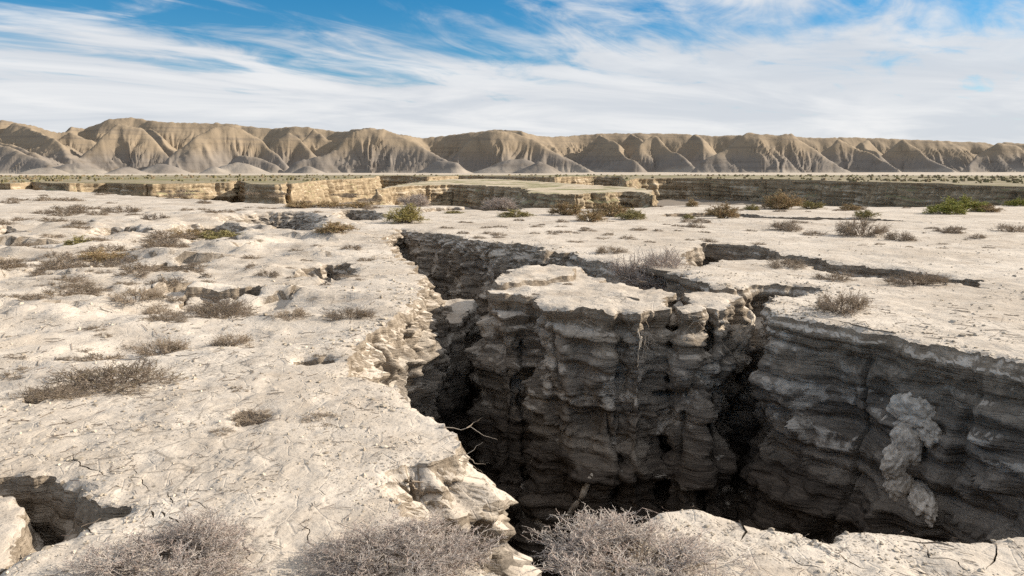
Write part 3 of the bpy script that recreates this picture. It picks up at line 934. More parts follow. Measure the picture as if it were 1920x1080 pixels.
# ------------------------------------------------------------------ badland hills
SPURS = [
    # skyline ridge
    ([(-700, 238, 800), (-400, 230, 800), (-150, 232, 790), (0, 224, 780), (60, 233, 790), (105, 248, 800), (130, 237, 820), (160, 240, 830), (200, 223, 830), (240, 219, 830), (290, 228, 830),
      (400, 230, 850), (450, 236, 860), (520, 240, 860), (560, 236, 850), (640, 247, 860), (665, 243, 820), (700, 239, 800), (740, 246, 830), (780, 258, 900), (850, 251, 900), (920, 242, 880),
      (980, 245, 880), (1030, 257, 920), (1130, 250, 960), (1280, 250, 980), (1340, 255, 980), (1380, 254, 980), (1405, 252, 960), (1470, 254, 960), (1515, 258, 970), (1600, 257, 980),
      (1700, 261, 1000), (1780, 264, 1010), (1850, 266, 1020), (1870, 272, 1020), (1890, 266, 1010), (1960, 270, 1010), (2100, 262, 1000), (2400, 266, 1000), (2700, 262, 1000)], 1.5, 1.25),
    ([(30, 231, 770), (90, 256, 700), (140, 296, 640)], 1.6, 1.2), ([(-80, 246, 640), (20, 268, 580), (90, 296, 540)], 1.9, 1.2), ([(-40, 262, 560), (45, 282, 530), (110, 308, 500)], 2.0, 1.2),
    ([(-250, 236, 760), (-210, 262, 700), (-160, 300, 640)], 1.6, 1.2), ([(-500, 236, 760), (-460, 270, 690)], 1.6, 1.2),
    ([(150, 296, 660), (175, 272, 675), (198, 248, 690), (222, 231, 700), (255, 240, 705), (290, 268, 700), (330, 300, 690)], 1.15, 1.1), ([(110, 262, 760), (138, 246, 770), (165, 262, 770)], 1.2, 1.2),
    ([(285, 240, 800), (310, 262, 760), (340, 292, 740)], 1.3, 1.3), 
    ([(330, 294, 640), (365, 258, 660), (384, 240, 672), (398, 235, 680), (440, 241, 688), (485, 262, 690), (525, 290, 680), (548, 312, 670)], 1.15, 1.15),
    ([(490, 282, 760), (508, 262, 770), (532, 247, 780), (560, 262, 780), (585, 285, 770)], 1.1, 1.2), ([(560, 262, 800), (585, 241, 815), (615, 262, 810)], 1.2, 1.2), ([(440, 290, 630), (475, 296, 625), (510, 308, 618)], 1.1, 1.1),
    ([(552, 302, 615), (590, 291, 625), (622, 278, 635), (645, 256, 645), (664, 245, 652), (690, 240, 658), (722, 243, 662), (768, 266, 655), (820, 295, 645), (860, 315, 635)], 1.15, 1.2),
    ([(780, 270, 720), (810, 285, 710)], 1.2, 1.2),
    ([(868, 308, 670), (878, 275, 685), (888, 254, 695), (906, 244, 700), (950, 246, 706), (1000, 263, 700), (1050, 289, 690), (1106, 316, 680)], 1.1, 1.2), 
    ([(1130, 251, 900), (1160, 276, 840), (1185, 300, 800)], 1.2, 1.2), ([(1185, 251, 920), (1200, 266, 890)], 1.2, 1.2), ([(1205, 272, 840), (1226, 252, 860), (1250, 275, 840), (1290, 312, 800)], 1.15, 1.2), ([(1300, 251, 900), (1325, 272, 860)], 1.2, 1.2),
    ([(1306, 314, 690), (1350, 285, 705), (1385, 262, 716), (1406, 248, 722), (1450, 254, 728), (1486, 249, 730), (1522, 268, 725), (1572, 302, 715)], 1.15, 1.15), 
    ([(1545, 285, 790), (1572, 259, 800), (1612, 274, 790), (1652, 296, 770), (1692, 317, 750)], 1.15, 1.2), ([(1655, 305, 850), (1690, 263, 870), (1726, 282, 850), (1756, 304, 830), (1780, 319, 810)], 1.2, 1.15),
    ([(1620, 262, 900), (1645, 290, 840)], 1.3, 1.3),
    ([(1812, 313, 830), (1848, 290, 845), (1882, 267, 855), (1906, 272, 855), (1932, 296, 845), (1962, 316, 835)], 1.15, 1.2), ([(2030, 300, 820), (2080, 262, 850), (2130, 300, 820)], 1.2, 1.2), ([(2200, 300, 810), (2250, 262, 840), (2310, 300, 810)], 1.2, 1.2),
    # small cones at the foot
    ([(952, 300, 560), (975, 296, 560)], 2.0, 1.0), ([(1004, 303, 530), (1012, 306, 528)], 2.2, 1.0), ([(296, 306, 520), (312, 309, 518)], 2.2, 1.0), ([(446, 303, 520), (456, 305, 520)], 2.2, 1.0),
    ([(128, 308, 490), (150, 306, 492)], 2.4, 1.0), ([(85, 314, 450)], 2.6, 1.0), ([(235, 313, 500), (215, 318, 480)], 2.4, 1.0), ([(30, 300, 520), (0, 292, 530)], 2.2, 1.0), ([(410, 312, 500)], 2.2, 1.0), ([(585, 311, 560)], 2.0, 1.0),
    ([(845, 305, 590), (820, 300, 600)], 1.8, 1.1)]
nu, nv = 1500, 270
pxs = np.linspace(-450, 2370, nu)
Ds = 430 + (np.linspace(0, 1, nv) ** 1.15) * 640
gp, gd = np.meshgrid(pxs, Ds)
X = (gp - CX) / F * gd * 1.012
Y = gd
X = X + 5.0 * fbm(X / 60, Y / 60, o=2, seed=91)
Xw = X + 9.0 * fbm(X / 55, Y / 55, o=3, seed=93)
Yw = Y + 9.0 * fbm(X / 55, Y / 55, o=3, seed=97)
BASE = -0.6
Hh = np.full(X.shape, -9.0)
for si, (pl, Wk, pw) in enumerate(SPURS):
    P3 = np.array([at_y(*p) for p in pl])
    if len(P3) == 1:
        P3 = np.concatenate([P3, P3 + [1, 0, 0]])
    best = np.full(X.shape, 1e9)
    hr = np.zeros(X.shape)
    uu = np.zeros(X.shape)
    nx_, ny_ = np.zeros(X.shape), np.zeros(X.shape)
    L = 0
    for a_, b_ in zip(P3[:-1], P3[1:]):
        ab = b_ - a_
        l2 = ab[0] ** 2 + ab[1] ** 2
        t = np.clip(((Xw - a_[0]) * ab[0] + (Yw - a_[1]) * ab[1]) / l2, 0, 1)
        d = np.hypot(Xw - a_[0] - t * ab[0], Yw - a_[1] - t * ab[1])
        m = d < best
        best = np.where(m, d, best)
        hr = np.where(m, a_[2] + t * ab[2] - BASE, hr)
        uu = np.where(m, L + t * math.sqrt(l2), uu)
        nx_ = np.where(m, a_[0] + t * ab[0], nx_)
        ny_ = np.where(m, a_[1] + t * ab[1], ny_)
        L += math.sqrt(l2)
    small = len(pl) <= 2
    msk = best < hr * Wk * 1.25 + 6
    full_h, Xm, Ym = Hh, Xw[msk], Yw[msk]
    best, hr, uu, Hh = best[msk], hr[msk], uu[msk], Hh[msk]
    r0 = 1.2 if not small else 3.0
    d = np.sqrt(best ** 2 + r0 ** 2) - r0
    Wd = hr * Wk * 0.95 + 1e-3
    t = np.clip(d / Wd, 0, 1.2)
    # toes of a ridge fan out, so the gullies follow the way down
    ang = np.arctan2(Ym - ny_[msk], Xm - nx_[msk])
    wob = perlin(Xm / 16, Ym / 16, si * 3.1, seed=109)
    gu = uu + ang * np.minimum(0.55 * Wd, 30.0) + si * 13.7
    tri = lambda q_: 1 - np.abs((q_ % 1.0) - 0.5) * 2
    f1 = tri(gu / 8.5 + 0.9 * wob + 0.8 * perlin(gu / 11, d / 60, si, seed=101))
    f2 = tri(gu / 3.7 + 1.3 * wob + 0.8 * perlin(gu / 5, d / 40, si, seed=103))
    f3 = np.abs(perlin(gu / 24, d / 90, si * 3.1, seed=105)) * 2
    m1 = 0.55 + 0.9 * perlin(Xm / 30, Ym / 30, seed=119)
    env = sstep(0.10, 0.38, t) * sstep(1.08, 0.72, t)
    amp = np.minimum(hr / 26, 1.25) * env * (0.35 if small else 1.0)
    h = hr * np.sign(1 - t) * np.abs(1 - t) ** pw - amp * (4.2 * f1 * np.clip(m1, 0.2, 1.3) + 2.0 * f2 + 3.8 * (1 - f3) - 3.6)
    # smooth union
    kk = 0.7
    a1 = np.clip(0.5 + 0.5 * (h - Hh) / kk, 0, 1)
    full_h[msk] = Hh * (1 - a1) + h * a1 + kk * a1 * (1 - a1)
    Hh = full_h
wx_, wy_ = X + 4 * perlin(X / 18, Y / 18, seed=117), Y + 4 * perlin(X / 18, Y / 18, seed=118)
er = 1.9 * (1 - 2 * np.abs(perlin(wx_ / 17, wy_ / 26, seed=111))) + 1.3 * (1 - 2 * np.abs(perlin(wx_ / 8.5, wy_ / 14, seed=112))) + 0.75 * (1 - 2 * np.abs(perlin(wx_ / 4.4, wy_ / 8, seed=113)))
Hh = Hh - (er - 1.6) * sstep(1, 14, Hh) * 0.45
# the tableland goes on behind the skyline
Z = BASE + np.maximum(Hh, -1.5)
V = np.stack([X.ravel(), Y.ravel(), Z.ravel()], 1)
i = np.arange(nu * nv).reshape(nv, nu)
q = np.stack([i[:-1, :-1], i[:-1, 1:], i[1:, 1:], i[1:, :-1]], -1).reshape(-1, 4)
sk_ = np.interp(gp, [p[0] for p in SPURS[0][0]], [p[2] for p in SPURS[0][0]])
q = q[(Hh.ravel()[q] > -1.45).any(1) & ((gd - sk_).ravel()[q[:, 0]] < 30)]
tag(link('hills', mesh_data('hills', V, q, M_HILL)), 'ochre badland hills with fluted spurs along the horizon', 'hills', kind='structure')
print('hills', round(time.time() - T0, 1))


import bmesh
bm = bmesh.new()
bmesh.ops.create_icosphere(bm, subdivisions=1, radius=1)
ico = np.array([v_.co[:] for v_ in bm.verts])
icf = np.array([[v_.index for v_ in f.verts] for f in bm.faces])
bm.free()
bm = bmesh.new()
bmesh.ops.create_icosphere(bm, subdivisions=5, radius=1)
ico5 = np.array([v_.co[:] for v_ in bm.verts])
icf5 = np.array([[v_.index for v_ in f.verts] for f in bm.faces])
bm.free()


def tubes(P, R, sides=3):
    """P (B,K,3) polylines, R (B,K) radii -> vertices and quads"""
    B, K, _ = P.shape
    t = np.gradient(P, axis=1)
    t /= np.maximum(np.linalg.norm(t, axis=2, keepdims=True), 1e-9)
    ref = np.where(np.abs(t[..., 2:3]) > 0.8, np.array([1.0, 0, 0]), np.array([0, 0, 1.0]))
    a = np.cross(t, ref)
    a /= np.maximum(np.linalg.norm(a, axis=2, keepdims=True), 1e-9)
    b = np.cross(t, a)
    th = np.arange(sides) * 2 * np.pi / sides
    V = P[:, :, None, :] + R[:, :, None, None] * (a[:, :, None, :] * np.cos(th)[:, None] + b[:, :, None, :] * np.sin(th)[:, None])
    idx = np.arange(B * K * sides).reshape(B, K, sides)
    i0, i1 = idx[:, :-1], idx[:, 1:]
    q = np.stack([i0, np.roll(i0, -1, 2), np.roll(i1, -1, 2), i1], -1).reshape(-1, 4)
    return V.reshape(-1, 3), q


def gz(p):
    return float(H(np.array([p[0]]), np.array([p[1]]))[0])


# ------------------------------------------------------------------ crusted lumps, roots and sticks on the fissure walls
bpy.context.view_layer.update()
DG = bpy.context.evaluated_depsgraph_get()


def hit(px, py):
    a_, b_, c_ = ray(px, py)
    d = Vector((float(a_), float(b_), float(c_))).normalized()
    ok_, loc, nor, *_ = SC.ray_cast(DG, Vector((0, 0, EYE)), d)
    return (np.array(loc), np.array(nor)) if ok_ else (None, None)


def lump_mesh(name, w, h, dpt, seed, mat, rough=1.0, fine=ico5, ff=icf5):
    v_ = fine.copy()
    n1 = fbm(v_[:, 0] * 1.3, v_[:, 1] * 1.3, v_[:, 2] * 1.3, o=3, seed=seed) * 0.45
    n2 = (billow(v_[:, 0] * 2.6, v_[:, 1] * 2.6, v_[:, 2] * 2.6, o=3, seed=seed + 3) - 0.8) * 0.16
    n3 = cells(v_[:, 0] * 3.3, v_[:, 1] * 3.3, v_[:, 2] * 4.5, seed + 5) * 0.05
    v_ = v_ * (1 + rough * (n1 + n2 + n3))[:, None] * np.array([w, dpt, h]) * 0.5
    return mesh_data(name, v_, ff, mat)


def crust(pieces, label, name='crust_lump', mat=M_SALT):
    """lumps sitting on a wall; a chain of them is one formation"""
    root, c0 = None, None
    for j, (px, py, wp, hp) in enumerate(pieces):
        loc, nor = hit(px, py)
        if loc is None:
            continue
        dist = float(np.linalg.norm(loc - np.array([0, 0, EYE])))
        w, h = wp / F * dist, hp / F * dist
        me = lump_mesh('lump', w, h, min(w, h) * 0.7, 400 + j * 7 + int(px), mat, rough=0.6)
        nh = np.array([nor[0], nor[1], 0.0])
        nh /= max(1e-6, np.linalg.norm(nh))
        c = loc + nh * min(w, h) * 0.03
        rot = (0, random.uniform(-0.5, 0.5), math.atan2(nh[0], -nh[1]))
        if len(pieces) == 1:
            root = link(name, me, None, c)
            root.rotation_euler = rot
            return tag(root, label, 'crust')
        if root is None:
            root, c0 = bpy.data.objects.new(name, None), c
            COL.objects.link(root)
            root.location = c
        o_ = link('lump', me, root, c - c0)
        o_.rotation_euler = rot
    if root is not None:
        tag(root, label, 'crust')


crust([(1712, 772, 72, 62), (1738, 808, 52, 44), (1702, 832, 46, 66), (1682, 862, 40, 66), (1686, 905, 50, 54), (1728, 940, 88, 48)],
      'lumpy pale grey crust clinging to the right wall of the fissure', 'crust_formation')
crust([(1386, 628, 46, 84), (1380, 672, 50, 46)], 'pale bulging knob on the front of the narrow block', 'crust_bulge')


def root_thing(name, paths, r, label, cat, mat=M_ROOT):
    """thin bent stalks given as points in the place"""
    P = []
    for p in paths:
        p = np.array(p, float)
        s = np.linspace(0, 1, 9)
        q_ = np.stack([np.interp(s, np.linspace(0, 1, len(p)), p[:, i_]) for i_ in range(3)], 1)
        q_ = q_ + np.random.default_rng(len(P) + int(abs(p[0, 0]) * 1000)).normal(size=q_.shape) * 0.012 * np.linalg.norm(p[-1] - p[0]) * np.sin(s * np.pi)[:, None] * 2
        P.append(q_)
    P = np.array(P)
    c0 = P[0, 0].copy()
    V, q_ = tubes(P - c0, np.linspace(1, 0.25, 9)[None] * r * np.ones((len(P), 1)), sides=5)
    o_ = link(name, mesh_data(name, V, q_, mat), None, c0)
    return tag(o_, label, cat)


def root_cluster(px, py, n_, size, label, seed):
    g_ = np.random.default_rng(seed)
    loc, nor = hit(px, py)
    nh = np.array([nor[0], nor[1], 0])
    nh /= max(1e-6, np.linalg.norm(nh))
    tg = np.array([-nh[1], nh[0], 0])
    paths = []
    for _ in range(n_):
        a_ = loc - nh * 0.03 + tg * g_.normal() * size * 0.25 + np.array([0, 0, g_.normal() * size * 0.15])
        b_ = a_ + nh * g_.uniform(0.1, 0.45) * size + tg * g_.normal() * size * 0.35 + np.array([0, 0, -g_.uniform(-0.1, 0.35) * size])
        c_ = b_ + nh * g_.uniform(-0.1, 0.2) * size + tg * g_.normal() * size * 0.35 + np.array([0, 0, -g_.uniform(0.15, 0.7) * size])
        paths.append([a_, b_, c_])
    root_thing('root_cluster', paths, 0.006, label, 'roots')


root_cluster(1487, 628, 26, 0.34, 'tangle of bleached roots hanging below the rim of the right wall', 501)
root_cluster(1205, 622, 30, 0.40, 'pale bunch of roots hanging at the right corner of the broad block', 503)
root_cluster(1105, 596, 10, 0.30, 'thin roots hanging under the front rim of the broad block', 505)
root_cluster(1310, 600, 8, 0.2, 'few thin roots below the rim of the narrow block', 507)
root_cluster(770, 905, 14, 0.16, 'thin roots inside the small cave in the sunlit bank', 509)
c = at(848, 802)
z0 = gz(c)
P0 = np.array([c[0] - 0.10, c[1] + 0.02, z0 + 0.0])
root_thing('dry_stick', [[P0, P0 + [0.22, -0.02, 0.0], P0 + [0.42, -0.06, -0.07]], [P0 + [0.2, -0.02, 0.0], P0 + [0.26, 0.05, 0.02], P0 + [0.31, 0.06, 0.05]]], 0.0038, 'long bleached stick poking out over the fissure from the left rim', 'stick')
c = at(862, 845)
P0 = np.array([c[0] - 0.05, c[1], -0.05])
root_thing('dry_stick', [[P0, P0 + [0.12, 0, 0.04], P0 + [0.2, 0.02, 0.10]], [P0, P0 + [0.12, -0.02, -0.03], P0 + [0.2, -0.03, -0.09]], [P0 + [0.08, 0, 0.02], P0 + [0.15, -0.03, -0.02], P0 + [0.22, -0.03, -0.03]]], 0.0035,
           'forked dry stick below the long stick at the left rim', 'stick')
c = at(60, 985, -0.3)
P0 = np.array([c[0] - 0.25, c[1], -0.32])
root_thing('dry_stick', [[P0, P0 + [0.2, 0.02, -0.02], P0 + [0.42, 0.0, -0.06]], [P0 + [0, 0, 0.05], P0 + [0.2, 0.05, 0.0], P0 + [0.27, 0, -0.12]], [P0 + [0, 0.03, -0.05], P0 + [0.15, 0.0, -0.12], P0 + [0.3, -0.03, -0.22]]], 0.005,
           'thin pale sticks bridging the dark hollow at bottom left', 'stick')
# pale root column running down the block
pl = []
for (px, py) in ((1128, 868), (1105, 895), (1092, 930), (1070, 958), (1052, 985)):
    loc, nor = hit(px, py)
    pl.append(loc + nor * 0.005)
P = np.array(pl)
s = np.linspace(0, 1, 40)
Q = np.stack([np.interp(s, np.linspace(0, 1, len(P)), P[:, i_]) for i_ in range(3)], 1)
Q = smooth_ring(np.concatenate([Q, Q[::-1]]), 2)[:40]
rad = 0.036 * (1 + 0.45 * perlin(s * 9, s * 0, seed=121)) * np.sqrt(np.clip(np.sin(np.pi * (0.02 + 0.96 * s)), 0.05, 1))
V, q = tubes((Q - Q[0])[None], rad[None], sides=12)
V = V + 0.02 * np.stack([fbm(V[:, 0] * 9, V[:, 1] * 9, V[:, 2] * 9, o=3, seed=123 + i_) for i_ in range(3)], 1)
tag(link('crusted_root', mesh_data('crusted_root', V, q, M_SALT), None, Q[0]), 'pale crusted root running diagonally down the foot of the broad block', 'root')


# ------------------------------------------------------------------ shrubs
def spawn(P, n, length, g, up=0.3, wild=0.9, K=4, tmin=0.3):
    """n side shoots on each polyline"""
    B, Kp, _ = P.shape
    t = g.uniform(tmin, 1.0, (B, n)) * (Kp - 1)
    i = np.minimum(t.astype(int), Kp - 2)
    f = (t - i)[..., None]
    bi = np.arange(B)[:, None]
    base = P[bi, i] * (1 - f) + P[bi, i + 1] * f
    d = P[bi, i + 1] - P[bi, i]
    d /= np.maximum(np.linalg.norm(d, axis=2, keepdims=True), 1e-9)
    d = d * 0.7 + g.normal(size=d.shape) * wild * 0.6 + np.array([0, 0, up])
    d /= np.linalg.norm(d, axis=2, keepdims=True)
    L = length * g.uniform(0.5, 1.25, (B, n, 1))
    s = np.linspace(0, 1, K)
    out = base[:, :, None, :] + (d * L)[:, :, None, :] * s[None, None, :, None]
    out = out + g.normal(size=out.shape) * (L * 0.10)[:, :, None, :] * s[None, None, :, None]
    return out.reshape(B * n, K, 3)


def shrub(seed, r, h, n0, n1, n2, thick, flat=0.0, leaves=0, leaf=0.02, spread=0.25, n3=0, woody=1.0):
    """returns stems (V,F), twigs (V,F)"""
    g = np.random.default_rng(seed)
    az = g.uniform(0, 2 * np.pi, n0)
    el = np.arcsin(g.uniform(0.05, 1.0, n0) ** (1.0 + flat))
    k_ = g.uniform(0.75, 1.05, n0) * (1 + 0.18 * np.sin(az * 3 + seed))
    tip = np.stack([np.cos(az) * np.cos(el) * r * k_, np.sin(az) * np.cos(el) * r * k_, np.sin(el) * h * k_], 1)
    base = np.stack([np.cos(az) * r * spread * g.random(n0), np.sin(az) * r * spread * g.random(n0), np.full(n0, -0.02 * h)], 1)
    ctl = base * 0.5 + tip * 0.5 + np.stack([np.cos(az) * r * 0.05, np.sin(az) * r * 0.05, 0.22 * h * np.ones(n0)], 1)
    s = np.linspace(0, 1, 6)[None, :, None]
    P0 = base[:, None] * (1 - s) ** 2 + 2 * ctl[:, None] * s * (1 - s) + tip[:, None] * s ** 2
    P0 = P0 + g.normal(size=P0.shape) * r * 0.02 * s
    P1 = spawn(P0, n1, 0.34 * r, g, up=0.35)
    P2 = spawn(P1, n2, 0.17 * r, g, up=0.3, wild=1.1, tmin=0.15)
    for P in (P1, P2):
        P[..., 2] = np.maximum(P[..., 2], 0.004)
    S = tubes(P0, np.linspace(1.0 * woody, 0.4, 6)[None] * thick * g.uniform(0.7, 1.3, (n0, 1)))
    Tw = [tubes(P1, np.linspace(0.55, 0.28, 4)[None] * thick * np.ones((len(P1), 1))), tubes(P2, np.linspace(0.36, 0.22, 4)[None] * thick * np.ones((len(P2), 1)))]
    if n3:
        P3 = spawn(P2, n3, 0.05 * r, g, up=0.3, wild=1.2, K=3, tmin=0.2)
        Tw.append(tubes(P3, np.linspace(0.30, 0.26, 3)[None] * thick * np.ones((len(P3), 1))))
    if leaves:
        src = P2.reshape(-1, 3)
        c_ = src[g.integers(0, len(src), leaves)] + g.normal(size=(leaves, 3)) * leaf * 0.8
        a = g.normal(size=(leaves, 3))
        a /= np.linalg.norm(a, axis=1)[:, None]
        b = np.cross(a, g.normal(size=(leaves, 3)))
        b /= np.linalg.norm(b, axis=1)[:, None]
        L = leaf * g.uniform(0.6, 1.4, (leaves, 1))
        Vl = np.stack([c_ - a * L, c_ + b * L * 0.45, c_ + a * L, c_ - b * L * 0.45], 1).reshape(-1, 3)
        Tw.append((Vl, np.arange(leaves * 4).reshape(-1, 4)))
    Vt, Ft = join(Tw)
    return S, (Vt, Ft)


def whole(name, seed, mat_t, **kw):
    """small shrub as one mesh"""
    S, Tw = shrub(seed, **kw)
    V, Fs = join([S])
    off = len(V)
    me = mesh_data(name, np.concatenate([V, Tw[0]]), Fs + [f + off for f in Tw[1]], mat_t, smooth=False)
    return me


def two_part(seed, mat_s, mat_t, **kw):
    S, Tw = shrub(seed, **kw)
    return mesh_data('stems', S[0], S[1], mat_s, smooth=False), mesh_data('twigs', Tw[0], Tw[1], mat_t, smooth=False)


def place(meshes, name, px, py, wpx, asp, label, cat, group=None, z=None, rot=None, squash=0.7, base_r=0.5):
    p = at(px, py, 0.0 if z is None else z)
    zz_ = gz(p) - 0.012 if z is None else z
    dist = math.hypot(p[0], p[1])
    w = wpx / F * math.hypot(dist, EYE)
    sc = w / (2 * base_r)
    sx, sy, sz = sc, sc * squash, sc * asp
    rz = random.uniform(0, 6.28) if rot is None else rot
    if isinstance(meshes, tuple):
        o = bpy.data.objects.new(name, None)
        COL.objects.link(o)
        for m, nm in zip(meshes, ('stems', 'twigs')):
            link(nm, m, o)
    else:
        o = link(name, meshes)
    o.location = (p[0], p[1] + 0.3 * w * squash, zz_)
    o.rotation_euler = (0, 0, rz)
    o.scale = (sx, sy, sz) if rot is not None else (sc, sc, sz)
    return tag(o, label, cat, group)


G_FRONT = 'dry shrubs along the front edge'
BIG1 = two_part(201, M_STEM, M_TWIG, r=0.5, h=0.36, n0=78, n1=10, n2=5, thick=0.0050, spread=0.45, n3=3, woody=2.4)
BIG2 = two_part(205, M_STEM, M_TWIG, r=0.5, h=0.40, n0=78, n1=10, n2=5, thick=0.0050, spread=0.45, n3=3, woody=2.4)
MED = [two_part(211 + i, M_STEM, M_TUFT, r=0.5, h=0.34, n0=44, n1=8, n2=5, thick=0.0075, spread=0.45, flat=0.5) for i in range(3)]
MEDP = two_part(219, M_STEM, M_TWIG, r=0.5, h=0.36, n0=60, n1=9, n2=6, thick=0.0070, spread=0.5)
TUFT = [whole('tuft', 231 + i, M_TUFT, r=0.5, h=0.30, n0=34, n1=7, n2=3, thick=0.011, spread=0.5, flat=0.8) for i in range(5)]
RUST = [two_part(241 + i, M_STEM, M_RUST, r=0.5, h=0.60, n0=50, n1=8, n2=5, thick=0.010, leaves=2600, leaf=0.022, spread=0.4) for i in range(2)]
OLIVE = [two_part(251 + i, M_STEM, M_OLIVE, r=0.5, h=0.50, n0=40, n1=8, n2=5, thick=0.009, leaves=3200, leaf=0.024, spread=0.4) for i in range(2)]
GREEN = two_part(261, M_STEM, M_GREEN, r=0.5, h=0.55, n0=40, n1=8, n2=5, thick=0.008, leaves=4200, leaf=0.026, spread=0.45)
YELL = two_part(265, M_STEM, M_YELLOW, r=0.5, h=0.60, n0=56, n1=9, n2=6, thick=0.010, leaves=1800, leaf=0.018, spread=0.3)

B, TF = 'bush', 'tuft'
place(BIG1, 'dry_shrub', 745, 1112, 320, 0.46, 'dense grey dry shrub beside the sunlit rim at bottom centre', 'shrub', G_FRONT)
place(BIG2, 'dry_shrub', 1205, 1132, 370, 0.40, 'pinkish grey dry shrub on the near rim right of the fissure', 'shrub', G_FRONT)
place(BIG2, 'dry_shrub', 275, 1130, 310, 0.42, 'grey dry shrub in the bottom left near the dark hollow', 'shrub', G_FRONT, rot=2.0, squash=0.9)
place(MEDP, 'dry_shrub', 1228, 548, 165, 1.0, 'greyish pink shrub growing in the gully behind the broad block', 'shrub', z=-0.46, rot=0.2, squash=0.6)
place(MED[0], 'dry_shrub', 1586, 594, 100, 0.95, 'round brown shrub alone on the right flats above the layered wall', 'shrub')
place(MED[1], 'dry_shrub', 205, 735, 200, 0.55, 'long low shrub sprawling over a dark crack on the left flats', 'shrub', rot=0.25, squash=0.4)
place(MED[2], 'dry_shrub', 90, 752, 110, 0.5, 'dark matted end of the sprawling growth at the left edge', 'shrub', rot=0.3, squash=0.45)
place(MED[0], 'dry_shrub', 292, 653, 85, 0.9, 'brown tuft with a leftward shadow, left of a smaller twin', 'shrub')
place(MED[1], 'dry_shrub', 431, 638, 68, 0.9, 'small round brown tuft right of its larger twin', 'shrub')
place(MED[2], 'dry_shrub', 543, 598, 66, 0.7, 'low grey tuft near the middle of the left flats', 'shrub')
place(MED[0], 'dry_shrub', 652, 603, 95, 0.6, 'flat grey tuft close to the sunlit broken bank', 'shrub', rot=0.1, squash=0.5)
place(MED[1], 'dry_shrub', 405, 593, 120, 0.5, 'wide low tuft below the long shallow crack on the left', 'shrub', rot=0.0, squash=0.4)
place(MED[2], 'dry_shrub', 410, 572, 110, 0.7, 'brown tuft growing in the long shallow crack on the left', 'shrub', rot=0.1, squash=0.5)
place(MED[0], 'dry_shrub', 245, 563, 85, 0.7, 'brown tuft left of the long shallow crack', 'shrub')
place(MED[1], 'dry_shrub', 293, 580, 60, 0.8, 'small dark tuft just below and left of the long shallow crack', 'shrub')
place(MED[2], 'dry_shrub', 305, 605, 75, 0.5, 'thin slanting tuft between the crack and the round tufts', 'shrub', rot=0.3, squash=0.4)
place(TUFT[0], 'dry_shrub', 412, 815, 42, 0.6, 'tiny brown tuft left of the small dark hole in the near flats', 'shrub')
place(TUFT[1], 'dry_shrub', 595, 795, 85, 0.3, 'sparse flattened twigs on the near flats right of the dark hole', 'shrub')
place(MED[0], 'dry_shrub', 470, 788, 70, 0.5, 'dark scrubby weed in the small hole in the near flats', 'shrub')
place(MED[0], 'dry_shrub', 1625, 443, 85, 0.9, 'largest grey shrub on the open right flats', 'shrub')
place(MED[1], 'dry_shrub', 1480, 431, 58, 0.8, 'grey shrub left of the largest one on the right flats', 'shrub')
place(MED[2], 'dry_shrub', 1692, 450, 44, 1.0, 'compact dark shrub right of the largest one on the right flats', 'shrub')
place(TUFT[1], 'dry_shrub', 1535, 440, 55, 0.4, 'flat tuft between the two grey shrubs of the right flats', 'shrub')
place(TUFT[2], 'dry_shrub', 1786, 437, 42, 0.8, 'dark tuft right of the compact dark shrub', 'shrub')
place(TUFT[3], 'dry_shrub', 1836, 446, 30, 0.8, 'small dark tuft below the green bushes of the right flats', 'shrub')
place(TUFT[4], 'dry_shrub', 1905, 434, 50, 0.7, 'dark tuft at the right edge of the pale flats', 'shrub')
place(MED[0], 'dry_shrub', 1722, 534, 110, 0.5, 'low brown growth on the near lip of the long crack', 'shrub', rot=0.0, squash=0.4)
place(TUFT[2], 'dry_shrub', 1572, 524, 65, 0.6, 'brown tuft where the long crack bends', 'shrub')
place(MED[1], 'dry_shrub', 1478, 502, 65, 0.7, 'brown tuft on the small slab between block and long crack', 'shrub')
place(MED[2], 'dry_shrub', 1145, 472, 55, 0.7, 'grey tuft on the rim behind the gully', 'shrub')
place(RUST[0], 'brown_bush', 1360, 410, 59, 0.70, 'round rust-brown bush beside the thin dark crack', 'bush')
place(RUST[1], 'brown_bush', 1066, 402, 67, 0.56, 'brown bush at the left end of the cluster below the mesa', 'bush')
place(RUST[0], 'brown_bush', 1108, 416, 55, 0.56, 'brown bush nearest the viewer in the cluster below the mesa', 'bush')
place(RUST[1], 'brown_bush', 1150, 404, 76, 0.52, 'brown bush in the middle of the cluster below the mesa', 'bush')
place(OLIVE[0], 'olive_bush', 1186, 410, 55, 0.56, 'yellow-green bush at the right end of the cluster below the mesa', 'bush')
place(RUST[0], 'brown_bush', 1470, 388, 67, 0.70, 'tallest rust-brown bush in front of the dark bank', 'bush')
place(OLIVE[1], 'olive_bush', 1522, 387, 45, 0.52, 'olive bush just right of the tallest rust-brown bush', 'bush')
place(OLIVE[0], 'olive_bush', 1411, 390, 30, 0.56, 'small olive bush left of the tallest rust-brown bush', 'bush')
place(RUST[1], 'brown_bush', 1300, 383, 27, 0.77, 'small pale brown bush right of the mesa end', 'bush')
place(OLIVE[0], 'olive_bush', 1293, 411, 23, 0.63, 'small bright bush left of the round rust-brown bush', 'bush')
place(OLIVE[1], 'olive_bush', 1628, 408, 39, 0.63, 'round olive bush on the thin crack of the right flats', 'bush')
place(RUST[1], 'brown_bush', 1600, 389, 40, 0.42, 'dark low bush behind the round olive bush', 'bush')
place(GREEN, 'green_bush', 1782, 397, 59, 0.50, 'bright green bush on the right flats, the nearer of two', 'bush')
place(GREEN, 'green_bush', 1818, 391, 68, 0.52, 'bright green bush on the right flats, the farther of two', 'bush')
